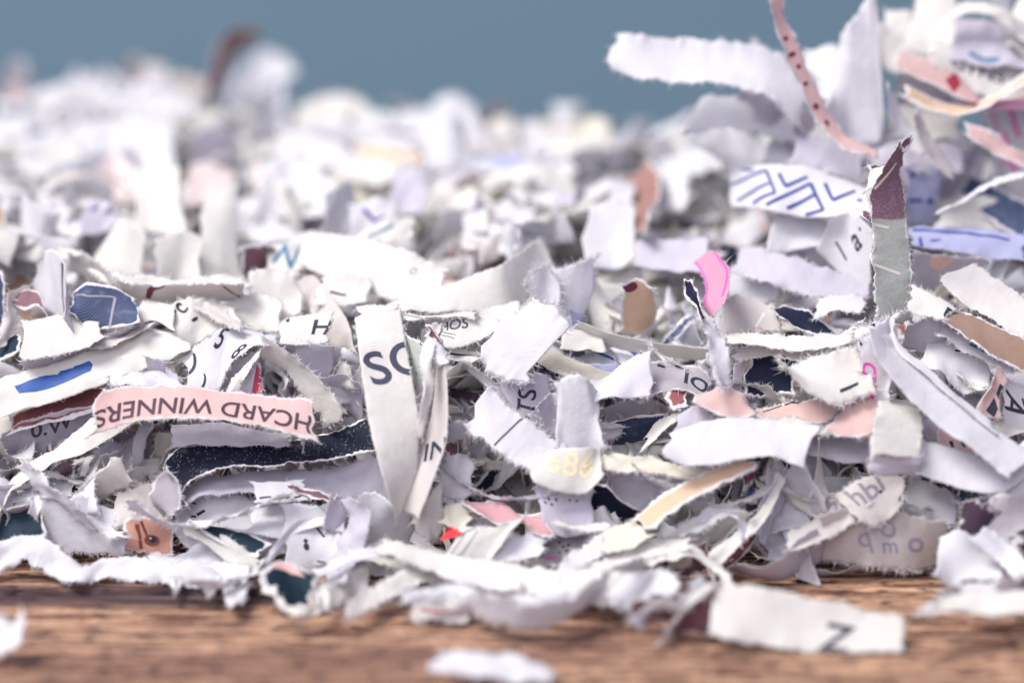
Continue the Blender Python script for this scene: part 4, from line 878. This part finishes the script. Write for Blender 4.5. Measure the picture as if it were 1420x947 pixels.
H('slate scrap mottled with brick red right of the tall shred', 'l', [(1262,395,1262,350),(1300,405,1305,352),(1360,400,1365,358)], off=.1, W=.55, s=-1, marks=[('P',[(1290,350),(1325,345),(1330,355),(1305,375),(1290,370)],'pk'),('L',1278,350,1300,346,6,'r')])
H('cream shred glowing above the big grey board', 'c', [(1300,330,1305,280),(1350,335,1355,272),(1400,345,1405,285)], off=.4, W=.6)
H('lavender grey shred right of the pale blue one', 'l', [(1300,290,1310,240),(1330,262,1345,205),(1350,245,1370,180)], off=.3, W=.55)
H('slate shred slanting into the right edge', 'j', [(1330,270,1345,240),(1370,305,1390,260),(1420,335,1435,290)], off=.2, W=.45)
H('magenta printed white shred at the right edge', 'w', [(1370,210,1358,150),(1395,262,1395,150),(1420,310,1440,160)], off=-.2, W=.7, s=1, marks=[('L',1376,156,1386,182,12,'mg'),('L',1392,182,1402,212,12,'mg'),('L',1402,150,1414,190,13,'mg'),('L',1396,215,1412,240,11,'mg'),('L',1384,205,1392,232,9,'mg')])
H('cream shred under the magenta printed one', 'w', [(1290,250,1295,190),(1330,260,1330,185),(1365,265,1362,195)], off=.5, W=.6)
# ---------------------------------------------------------------- top right heap
T4 = 4.2
H('long pale shred sticking out left from the right heap against the wall', 'w', [(843,100,848,55),(870,112,875,53),(930,120,935,60),(1000,122,1005,66),(1060,140,1065,74),(1110,180,1125,100)], D=2.53, off=0, W=.62, s=1, crumple=.25, back='w', bow=.5, fz=1.2)
H('bright shred arching left below the long pale one', 'w', [(950,190,958,158),(985,178,978,132),(1040,182,1035,136),(1110,200,1105,150)], D=2.90, off=0, W=.5, s=1, crumple=.4)
H('lavender shaded shred crossing behind the pale pink spotted one', 'l', [(1020,130,1050,60),(1070,180,1100,90),(1110,230,1150,120)], D=2.98, off=0, W=.8, s=1, back='w')
H('thin pink shred with dark spots curving down from the top edge', 'p', [(1066,-20,1082,-22),(1070,25,1088,18),(1085,70,1106,60),(1105,115,1126,105),(1130,165,1148,150),(1165,205,1172,186),(1215,222,1218,208)], D=1.93, off=0, W=.22, s=1, crumple=.3, fz=.4,
  marks=[('E',1089,54,4,5,'r'),('E',1098,76,4,7,'r'),('E',1107,93,4,4,'r'),('E',1116,117,3,6,'r'),('E',1131,148,5,5,'r'),('E',1146,171,5,4,'r')])
H('broad bright white shred standing in the right heap', 'w', [(1140,150,1160,95),(1165,195,1165,50),(1195,205,1190,20),(1222,200,1205,-5),(1226,150,1215,-8)], D=2.68, off=0, W=1.1, s=1, crumple=.5, fz=.4)
H('white shred lying left of the broad bright one', 'w', [(1108,140,1112,68),(1140,140,1145,62),(1170,130,1170,66)], D=2.98, off=0, W=.8)
H('cream shred rounded at the top edge of the right heap', 'c', [(1262,68,1268,-18),(1295,74,1298,-22),(1326,66,1328,-15)], D=3.28, off=0, W=1.0, crumple=.5)
H('cream shred left of the rounded top one', 'c', [(1220,60,1225,14),(1250,85,1255,14),(1285,80,1285,30)], D=3.42, off=0, W=.6)
H('white shred below the two cream ones', 'c', [(1210,70,1215,32),(1245,100,1255,52),(1290,90,1300,55)], D=3.12, off=0, W=.6)
H('pink shred slanting right in the right heap', 'p', [(1244,92,1248,70),(1280,112,1288,84),(1325,134,1332,106),(1355,148,1360,128)], D=2.53, off=0, W=.5, crumple=.3, marks=[('P',[(1310,112),(1326,100),(1332,118),(1322,130)],'dr')])
H('rose ribbon running on from the slanting pink shred', 'mg', [(1325,140,1335,128),(1370,152,1375,140),(1435,150,1435,136)], D=2.46, off=0, W=.2, fz=.3)
H('cream shred printed with blurred grey letters along the right heap', 'cm', [(1290,90,1300,55),(1330,118,1345,68),(1380,138,1395,85),(1440,150,1440,95)], D=2.83, off=0, W=.65, crumple=.3, marks=[('T','CTNS',1355,100,26,-16,'gy')])
H('lavender shred with a teal printed bar', 'l', [(1320,80,1322,30),(1360,95,1365,28),(1400,92,1400,40),(1440,95,1440,50)], D=2.98, off=0, W=.7, back='w', marks=[('L',1344,74,1362,84,9,'tl'),('L',1362,84,1386,84,8,'tl')])
H('pale ribbon leaving the top edge at right', 'w', [(1360,-30,1392,-30),(1378,5,1402,0),(1382,40,1405,38)], D=3.42, off=0, W=.35)
H('cream shred at the top right corner', 'c', [(1400,70,1400,20),(1420,80,1415,-5),(1450,80,1450,-15)], D=3.12, off=0, W=.9)
H('dark bar shaped scrap at the right edge of the heap', 'm', [(1404,124,1404,112),(1425,128,1425,114)], D=2.60, off=0, W=.15, fz=.2)
H('violet shred coloured as the dusky shade under the slanting pink shred', 'l', [(1240,140,1245,100),(1280,150,1285,112),(1320,150,1320,125)], D=3.12, off=0, W=.5, s=-1)  # shade of the hollow painted as a grey violet sheet
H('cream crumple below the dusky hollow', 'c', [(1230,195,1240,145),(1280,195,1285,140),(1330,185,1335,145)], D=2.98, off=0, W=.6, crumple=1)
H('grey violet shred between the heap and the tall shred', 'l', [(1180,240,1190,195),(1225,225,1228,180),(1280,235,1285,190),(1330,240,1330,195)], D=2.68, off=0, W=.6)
H('white shred beneath the start of the right heap', 'w', [(965,205,975,170),(1010,235,1020,185),(1060,260,1070,205)], D=3.42, off=0, W=.6)
H('pale lavender shred under the pink spotted one', 'w', [(1060,240,1070,190),(1110,250,1118,195),(1160,255,1170,205),(1205,255,1210,215)], D=2.98, off=0, W=.6)
H('thin grey white shred behind the blue letters', 'l', [(1100,225,1105,190),(1150,235,1155,195),(1200,240,1200,205)], D=2.38, off=0, W=.5)
# ---------------------------------------------------------------- blurred far ridge
B = 'blurred shreds on the far ridge'
def HB(*a, **k): return H(*a, group=B, fz=0, **k)
HB('rosy brown curl rising from the far ridge at left', 'rb', [(262,178,280,150),(285,140,302,132),(290,100,318,92),(305,65,340,62),(325,45,358,58),(350,42,362,50)], off=-2.5, W=.9, s=1)
HB('white curl bent right behind the rosy brown one', 'w', [(310,160,320,110),(345,145,350,78),(380,118,375,66),(410,105,405,80)], off=-.3, W=1.1, s=1)
HB('white post shaped shred below the white curl', 'w', [(330,215,350,190),(370,215,372,130),(400,210,395,115)], off=-.5, W=1.4, s=1)
HB('lilac spike at the far left of the ridge', 'w', [(8,150,10,95),(25,155,25,85),(45,150,38,100)], off=-.2, W=.9, s=-1)
HB('violet and rose tinged spike beside the lilac one', 'pr', [(10,140,12,118),(30,140,28,112)], off=-.4, W=.5)
HB('broad white hump on the left of the ridge', 'w', [(0,230,0,150),(50,215,50,125),(100,215,100,115),(150,210,150,112)], off=0, W=1.2)
HB('lavender hump right of the white one', 'l', [(80,190,90,112),(130,190,140,105),(180,190,180,108)], off=.3, W=1.0, back='w')
HB('pale upright post on the left ridge', 'g', [(170,140,172,82),(185,140,186,78),(196,140,198,84)], off=-.3, W=.9, s=-1)
HB('cream flag right of the pale upright post', 'be', [(198,120,198,90),(215,122,215,90),(232,118,230,94)], off=-.3, W=.6)
HB('slate sliver under the cream flag', 'l', [(196,135,198,118),(232,132,230,118)], off=-.3, W=.4)
HB('peach tinted flap near the rosy brown curl', 'o', [(225,150,228,112),(255,148,255,106),(280,140,278,115)], off=.1, W=.7)
HB('bright white blob below the peach flap', 'w', [(190,190,195,135),(235,190,235,128),(275,185,270,140)], off=-.6, W=1.0)
HB('lavender shred with a violet shadow in the left ridge', 'l', [(85,180,88,155),(130,180,130,152)], off=-.6, W=.5)
HB('dusky violet hollow right of the bright blob', 'l', [(265,245,268,185),(300,250,305,180),(325,240,325,190)], off=-.4, W=.9, s=-1)  # grey violet sheet, coloured for the shade of the hollow
HB('wide white sheet across the left of the ridge', 'w', [(30,260,30,195),(100,250,100,175),(180,245,180,165),(240,240,240,175)], off=-.5, W=1.2)
HB('peach pink shred at the centre of the left slope', 'pw', [(130,275,140,225),(160,280,160,210),(190,275,185,230)], off=-.4, W=.8)
HB('rose edge of the peach pink shred', 'mm', [(172,262,174,232),(186,262,186,232)], off=-.6, W=.3)
HB('cream block shaped shred pointing down at left', 'c', [(185,320,188,235),(215,325,220,228),(262,330,245,232)], off=-.6, W=1.1, s=1)
HB('cream grey shred with a tan shadow at left', 'be', [(65,285,70,240),(100,292,100,232),(135,280,130,240)], off=-.5, W=.7)
HB('cream sheet left of the tan shadow', 'c', [(40,250,45,205),(80,245,85,195),(110,240,110,200)], off=-.4, W=.8)
HB('violet dash printed shred at left', 'l', [(110,330,118,285),(140,328,142,275),(165,315,165,285)], off=-.4, W=.6, marks=[('L',125,292,145,286,8,'v')])
HB('pale shred to the right of the violet dash', 'w', [(60,335,65,280),(90,330,95,285),(120,325,122,290)], off=-.2, W=.6)
HB('pink rose shred behind the upright blank white one', 'pw', [(255,290,262,225),(285,285,290,225),(320,275,320,235)], off=.3, W=.8)
HB('lilac white shred slanting up from the letter N', 'w', [(350,310,365,225),(400,305,405,215),(450,300,450,240),(475,300,470,262)], off=-.4, W=.9, s=1)
HB('curled cream tip above the violet tick', 'w', [(440,330,455,268),(475,330,478,250),(495,310,490,262)], off=-.5, W=.6)
HB('white curl with a violet tick', 'w', [(480,330,488,285),(515,328,518,275),(545,315,545,282)], off=-.6, W=.6, marks=[('L',503,290,520,308,7,'v'),('L',520,308,534,300,6,'v')])
HB('cream shred with a thick dark dash below the violet tick', 'c', [(490,345,495,318),(530,342,535,305),(575,330,575,298)], off=-.7, W=.5, marks=[('L',510,330,546,313,7,'tl'),('L',573,315,590,312,8,'k')])
HB('big pale hump left of the centre ridge', 'c', [(410,205,415,145),(450,205,455,135),(490,205,500,135),(515,200,512,150)], off=-.3, W=1.2)
HB('pale post beside the big pale hump', 'w', [(508,205,510,155),(530,208,532,152),(548,205,548,158)], off=-.2, W=.9)
HB('white hump right of the pale post', 'w', [(545,215,550,155),(590,215,595,148),(630,215,630,140)], off=0, W=1.1)
HB('rounded lilac knob on the centre ridge', 'w', [(600,185,602,138),(630,195,632,128),(662,180,660,145)], off=-.4, W=.9)
HB('tall white strip falling from the lilac knob', 'w', [(600,300,590,165),(622,305,625,160),(650,290,645,170)], off=-.6, W=1.7, s=1)
HB('orange edged strip below the centre ridge', 'o', [(490,215,495,200),(540,225,545,206),(585,232,585,216)], off=-.5, W=.4)
HB('cream oval below the orange edge', 'c', [(470,250,478,215),(515,255,520,215),(555,250,555,222)], off=-.7, W=.7)
HB('grey shred standing behind the violet tick', 'l', [(530,300,545,240),(560,300,580,235),(590,295,595,245)], off=-.5, W=.8)
HB('soft rose tinted shred left of centre', 'pw', [(350,265,355,225),(380,270,385,235),(415,262,415,240)], off=-.3, W=.6)
HB('white sheet below the left ridge', 'w', [(380,235,385,190),(430,240,435,190),(480,235,480,200)], off=-.5, W=.8)
HB('grey beige tip right of the lilac knob', 'be', [(660,225,665,190),(690,232,692,184),(712,225,710,200)], off=.2, W=.7)
HB('bluish white shred under the dip of the ridge', 'bl', [(640,280,650,215),(690,285,700,220),(730,280,730,225)], off=0, W=.9, back='w')
HB('white shred right of the dip', 'w', [(700,260,705,215),(740,262,745,210),(780,260,780,215)], off=.2, W=.9)
HB('cream crest right of the dip', 'be', [(742,195,742,168),(770,235,768,166),(800,240,795,185)], off=-.1, W=.9)
HB('ivory block on the right ridge', 'y', [(775,235,780,185),(810,240,815,162),(850,235,845,168)], off=-.2, W=1.0)
HB('bright white lozenge on the right ridge', 'w', [(845,228,850,205),(870,235,880,170),(900,195,905,165)], off=-.3, W=1.0)
HB('cream round crest at the end of the right ridge', 'c', [(905,215,905,182),(930,215,930,176),(950,210,948,188)], off=-.1, W=.8)
HB('white shred lying under the right ridge', 'w', [(910,250,915,220),(960,245,965,200),(1000,235,1002,185)], off=-.5, W=.9)
HB('white arm slanting under the bright lozenge', 'w', [(800,300,812,262),(840,300,845,250),(880,290,880,255)], off=-.5, W=.9)
HB('rusty edge beside the blurred brown curl', 'o', [(800,300,805,290),(845,270,850,260),(875,250,878,240)], off=-.6, W=.25)
HB('round white glow right of the blurred brown curl', 'w', [(905,290,908,250),(930,295,932,245),(955,285,955,252)], off=-.4, W=.8)
HB('lavender shred at the middle of the slope', 'l', [(760,300,765,265),(800,310,800,270)], off=-.3, W=.6)
HB('pale sheet left of the middle slope', 'w', [(640,345,645,290),(690,350,695,285),(740,345,740,290)], off=-.2, W=.9)
HB('white bar standing at the middle slope', 'w', [(810,370,815,290),(850,372,855,280),(880,365,880,290)], off=-.5, W=1.0)
HB('rose tinted spot on the middle slope', 'pw', [(640,350,645,335),(665,352,668,335)], off=-.4, W=.3)
HB('grey mauve shred above the peach oval', 'l', [(885,375,890,325),(930,380,935,330),(980,372,980,330)], off=-.1, W=.8)
HB('tan tinted shade shred right of the cream sweep', 'be', [(665,365,668,340),(700,355,700,315)], off=.2, W=.5)

H('narrow tan ribbon looping across the right heap', 'o', [(1250,130,1256,118),(1290,150,1296,136),(1340,158,1345,144),(1385,140,1385,126),(1430,118,1425,104)], D=2.38, off=0, W=.18, fz=.3)
H('thin cream strip arching over the right heap', 'c', [(1300,40,1312,28),(1340,22,1345,8),(1385,30,1388,14),(1425,60,1432,46)], D=2.90, off=0, W=.22, fz=.3)
H('narrow grey strip hanging under the right heap', 'be', [(1262,160,1276,152),(1272,195,1288,190),(1290,225,1306,220),(1315,250,1328,240)], D=2.23, off=0, W=.22, fz=.3)
H('slender white curl between the broad bright shred and the heap', 'w', [(1225,120,1238,112),(1232,160,1248,155),(1250,195,1264,185),(1280,215,1290,202)], D=2.30, off=0, W=.22, fz=.4)
H('thin pale strip leaning over the bluish ruled shred', 'w', [(1300,300,1308,290),(1335,285,1340,272),(1372,262,1376,250),(1420,250,1420,236)], D=1.93, off=0, W=.2, fz=.4)
H('pale pink strip running out at the right edge below the heap', 'p', [(1340,185,1346,170),(1375,205,1382,190),(1432,240,1436,222)], D=2.23, off=0, W=.24, fz=.4)

THIN = [
 ('thin white ribbon looping along the table edge under the twisted grey shred', 'w', [(440,800),(500,772),(560,778),(640,802),(720,812)], -.75, 9),
 ('thin cream ribbon arching by the brown hollow right of the front bow', 'c', [(815,802),(880,772),(950,764),(1000,788),(1012,824)], -.8, 9),
 ('thin white ribbon sagging below the long cream front strip', 'w', [(555,832),(640,816),(700,838),(780,832),(842,802)], -.9, 9),
 ('thin white ribbon hanging across the smile marked scrap', 'w', [(180,692),(240,722),(330,716),(405,690)], -.35, 8),
 ('thin grey lavender ribbon drooping right of the frayed square patch', 'l', [(600,642),(660,682),(740,692),(805,668)], -.35, 9),
 ('thin white ribbon dipping below the bright white slab', 'w', [(880,642),(940,690),(1010,702),(1085,668)], -.55, 8),
 ('thin cream ribbon strung behind the faint lettered shreds', 'c', [(1060,662),(1130,702),(1200,694),(1290,704)], -.4, 8),
 ('thin white ribbon falling from the left sweep to the eye scrap', 'w', [(30,640),(90,700),(140,738),(176,742)], -.2, 9),
 ('thin white ribbon winding below the broad white shred', 'w', [(640,505),(700,562),(770,604),(860,592)], -.2, 8),
 ('thin cream ribbon running under the grey printed shred with IOI', 'c', [(900,482),(960,524),(1050,532),(1130,580)], -.2, 8),
 ('narrow white curl rising beside the mauve end of the Z strip', 'w', [(880,866),(905,838),(950,836),(985,806)], -1.0, 8),
 ('thin white ribbon curling over the low cream strip at right', 'w', [(1290,838),(1325,812),(1370,818),(1425,806)], -1.25, 9),
 ('thin pale ribbon spilling below the 71 tab toward the navy piece', 'w', [(250,806),(300,818),(350,800),(372,776)], -.6, 7),
]
for lab, mt, pl, of, wd in THIN:
    q = []
    for i, (x, y) in enumerate(pl):
        x0, y0 = pl[max(i - 1, 0)]; x1, y1 = pl[min(i + 1, len(pl) - 1)]
        l = math.hypot(x1 - x0, y1 - y0); nx, ny = -(y1 - y0) / l * wd / 2, (x1 - x0) / l * wd / 2
        q.append((x + nx, y + ny, x - nx, y - ny))
    H(lab, mt, q, off=of, W=.2, s=1 if len(pl) % 2 else -1, crumple=1.1, fz=1.5)

# ---------------------------------------------------------------- the rest of the pile
def walk_ribbon(c, d, up, W, L, k0, k1, tw, step):
    """Edges of a freely curled ribbon through c: bends at rates k0..k1 (1/cm) and twists at tw (rad/cm)."""
    n = max(5, int(L / step)); T = np.array(d, float); T /= np.linalg.norm(T)
    U_ = np.array(up, float); U_ -= T * (U_ @ T); U_ /= np.linalg.norm(U_); V = np.cross(U_, T)
    pts = []; p = np.zeros(3); ds = L / (n - 1)
    for i in range(n):
        pts.append((p.copy(), V.copy()))
        k = (k0 + (k1 - k0) * i / n) * ds
        T2 = T * math.cos(k) + U_ * math.sin(k); U_ = U_ * math.cos(k) - T * math.sin(k); T = T2
        a = tw * ds; V2 = V * math.cos(a) + U_ * math.sin(a); U_ = U_ * math.cos(a) - V * math.sin(a); V = V2
        p = p + T * ds
    P = np.array([q[0] for q in pts]); Vv = np.array([q[1] for q in pts])
    P = P - P.mean(axis=0) + c
    return P - Vv * W / 2, P + Vv * W / 2

FILLMAT = ['w'] * 34 + ['wm'] * 10 + ['c'] * 20 + ['cm'] * 8 + ['l'] * 7 + ['be'] * 5 + ['p'] * 4 + ['d'] * 2 + ['k', 'n', 'j', 'm', 'mm', 'o', 'q', 'y', 'y', 'bl', 'g', 'g', 'b']
LOOK = {'w': 'white', 'wm': 'white, ink flecked', 'c': 'cream', 'cm': 'cream, ink flecked', 'l': 'lavender grey', 'be': 'beige', 'p': 'pale pink', 'd': 'grey screened',
        'k': 'navy speckled', 'n': 'navy', 'j': 'denim blue', 'm': 'mauve', 'mm': 'reddish brown', 'o': 'peach', 'q': 'purple blotched', 'y': 'ivory', 'bl': 'pale blue', 'g': 'grey board', 'b': 'brown'}
def zone(x, y):
    h = 'left' if x < 360 else 'left centre' if x < 710 else 'right centre' if x < 1060 else 'right'
    if y < 330: v = 'among the blurred shreds on the far slope, %s part'
    elif y < 520: v = 'in the middle band of the pile, %s part'
    else: v = 'in the shade near the foot of the pile, %s part'
    return v % h
SHAPE = ['curled', 'twisted', 'bent', 'flat', 'crumpled']
def fill_individual(px, py, off, key, k):
    D = surf(px, py) + off
    c = at(px, py, D)
    if c[2] < .25: c[2] = .25
    th = rnd.uniform(0, 2 * math.pi); el = rnd.gauss(0, .35) + (.35 if rnd.random() < .15 else 0)
    d = (math.cos(th), math.sin(th) * .8, math.sin(el))
    up = (rnd.gauss(0, .55), rnd.gauss(-.35, .55), 1.0 if rnd.random() < .75 else rnd.gauss(0, 1))
    W = rnd.choice([.34, .42, .48, .5, .52]); L = rnd.uniform(.9, 2.6)
    sh = rnd.randrange(5)
    k0 = rnd.gauss(0, [1.3, .5, .9, .3, .8][sh]); k1 = rnd.gauss(0, [1.3, .5, 1.4, .3, .8][sh]); tw = rnd.gauss(0, [.3, 1.4, .3, .2, .5][sh])
    near = py > 400
    A, B_ = walk_ribbon(c, d, up, W, L, k0, k1, tw, .03 if near else .08)
    A, B_ = settle(A, B_, .05, .45)
    seed = 500 + k * 2.3
    rb = ribbon_arrays(A, B_, seed, th=.013, rag=1.2, crumple=1.6 if sh == 4 else .9, ncol=9 if near else 5, fz=1.2 if near else 0)
    ctr = rb['verts'].mean(axis=0)
    o = new_obj('paper_shred', rb['verts'] - ctr, rb['faces'], [M[key], M['c'] if key in ('c', 'cm') else M['w'] if key in ('w', 'wm', 'l') else M['c'], FIB], rb['mi'], uv=rb['uv'], edge=rb['edge'])
    o.location = ctr
    lk = LOOK[key]
    register(o, '%s %s shred %s' % (SHAPE[sh], lk, zone(px, py)), 'loose shreds filling the pile')

kf = 0
KEEP = [(935, 335, 1030, 455), (925, 215, 1275, 440), (845, 225, 925, 475), (85, 345, 205, 465), (265, 250, 350, 405), (360, 325, 445, 395),
        (475, 270, 605, 350), (395, 320, 625, 415), (170, 220, 270, 335), (230, 410, 350, 480), (560, 345, 770, 440)]
KEEP2 = [(5, 490, 145, 565), (225, 595, 525, 672), (168, 705, 252, 775), (1030, 485, 1110, 555), (90, 390, 200, 465), (255, 450, 345, 535), (395, 430, 465, 480), (610, 640, 800, 740), (810, 640, 960, 700)]
def settle(A, B, need, guard):
    """Push a loose ribbon down into the pile until it lies beneath the shreds that cover it."""
    for _ in range(3):
        Q = np.concatenate([A, B]); x, y, d = proj(Q)
        boxed = np.zeros(len(x), bool)
        for a, b, c, e in KEEP + KEEP2: boxed |= (x > a - 6) & (x < c + 6) & (y > b - 6) & (y < e + 6)
        lack = (np.where(boxed, max(need, guard), need) - (d - surf(x, y))).max()
        if lack <= 0: break
        mv = FWD * lack
        A = A + mv; B = B + mv
    low = .02 - min(A[:, 2].min(), B[:, 2].min())
    if low > 0: A = A + [0, 0, min(low, .4)]; B = B + [0, 0, min(low, .4)]
    return A, B
def kept_clear(x, y): return any(a < x < c and b < y < d for a, b, c, d in KEEP)
N_IND = 300 - len(SHREDS)
cells = []
for k in range(N_IND):
    # stratified: more of them near the front where they show larger
    v = ((k * 0.754877) % 1.0); h = ((k * 0.569840) % 1.0)
    py = 250 + 520 * v ** .8; px = -30 + 1480 * h
    if kept_clear(px, py): px, py = rnd.uniform(-20, 1440), rnd.uniform(520, 760)
    cells.append((px, py))
for px, py in cells:
    kf += 1
    fill_individual(px, py, rnd.uniform(.3, .7) if py > 430 else rnd.uniform(1.0, 1.9), rnd.choice(FILLMAT if py > 430 else FILLMAT[:72]), kf)

def mass(name, label, count, key_weights, region, offr, step, ncol, seedbase, Ws=(.34, .42, .48, .5), Lr=(.8, 2.4), fz=0, curl=1.0, push=.8, need=.45):
    vs, fs, mi, uvs, eds = [], [], [], [], []
    mats = [M[k] for k in key_weights] + [FIB]
    ks = list(key_weights); wts = [key_weights[k] for k in ks]; base = 0
    for k in range(count):
        px, py = region()
        D = surf(px, py) + rnd.uniform(*offr) + (push if py < 420 else 0)
        c = at(px, py, D)
        if c[2] < .15: c[2] = rnd.uniform(.1, .3)
        th = rnd.uniform(0, 2 * math.pi); el = rnd.gauss(0, .45)
        d = (math.cos(th), math.sin(th), math.sin(el)); up = (rnd.gauss(0, .6), rnd.gauss(-.2, .6), rnd.gauss(.5, .7))
        W = rnd.choice(Ws); L = rnd.uniform(*Lr)
        A, B_ = walk_ribbon(c, d, up, W, L, rnd.gauss(0, curl), rnd.gauss(0, 1.2 * curl), rnd.gauss(0, .7 * curl), step)
        A, B_ = settle(A, B_, need, .45)
        rb = ribbon_arrays(A, B_, seedbase + k * 1.7, th=.013, rag=1.2, crumple=1.0, ncol=ncol, fz=fz)
        m_i = rnd.choices(range(len(ks)), wts)[0]
        n0 = len(rb['verts']); vs.append(rb['verts']); uvs.append(rb['uv']); eds.append(rb['edge'])
        fs += [[q + base for q in f] for f in rb['faces']]
        mi += [m_i if x < 2 else len(ks) for x in rb['mi']]; base += n0
    o = new_obj(name, np.concatenate(vs), fs, mats, mi, uv=np.concatenate(uvs), edge=np.concatenate(eds))
    o['kind'] = 'stuff'; o['label'] = label; o['category'] = 'shredded paper'
    return o

KW = {'w': 36, 'wm': 10, 'c': 22, 'cm': 7, 'l': 8, 'be': 5, 'p': 4, 'd': 2, 'n': 1.5, 'j': 1.5, 'm': 1.5, 'mm': 1, 'o': 1, 'q': 1, 'y': 2, 'bl': 1, 'g': 2, 'b': 1}
mass('shredded_paper', 'mass of tangled shreds beneath and behind the separate ones', 1500, KW,
     lambda: (rnd.uniform(-250, 1670), 215 + 560 * rnd.random() ** 1.25), (.6, 2.6), .14, 5, 2000)

def sliver_region():
    x, y = rnd.uniform(-60, 1480), 400 + 370 * rnd.random()
    return sliver_region() if any(a < x < c and b < y < d for a, b, c, d in KEEP2) else (x, y)
KB = {'w': 58, 'c': 30, 'l': 2, 'be': 3, 'pw': 3, 'y': 2}
RX = [-200, 0, 60, 120, 200, 300, 360, 420, 520, 640, 690, 730, 765, 800, 900, 960, 1050, 1700]
RY = [150, 176, 146, 124, 112, 165, 172, 172, 176, 168, 205, 228, 198, 186, 190, 198, 190, 120]
def ridge_region():
    x = rnd.uniform(-150, 1010)
    y = np.interp(x, RX, RY) + 12 + 175 * rnd.random() ** 1.6
    return ridge_region() if kept_clear(x, y) else (x, y)
mass('shredded_paper', 'small pale shreds scattered over the blurred far slope and ridge', 430, KB, ridge_region, (-.9, .3), .1, 5, 5000, Ws=(.3, .4, .48, .55), Lr=(.6, 1.9), push=0, need=-1.2)
mass('shredded_paper', 'narrow torn slivers and scraps filling the gaps of the near pile', 460, KW,
     sliver_region, (.08, .5), .05, 5, 8000, Ws=(.1, .16, .22, .3), Lr=(.6, 2.4), fz=.9, curl=2.3, need=-.12)
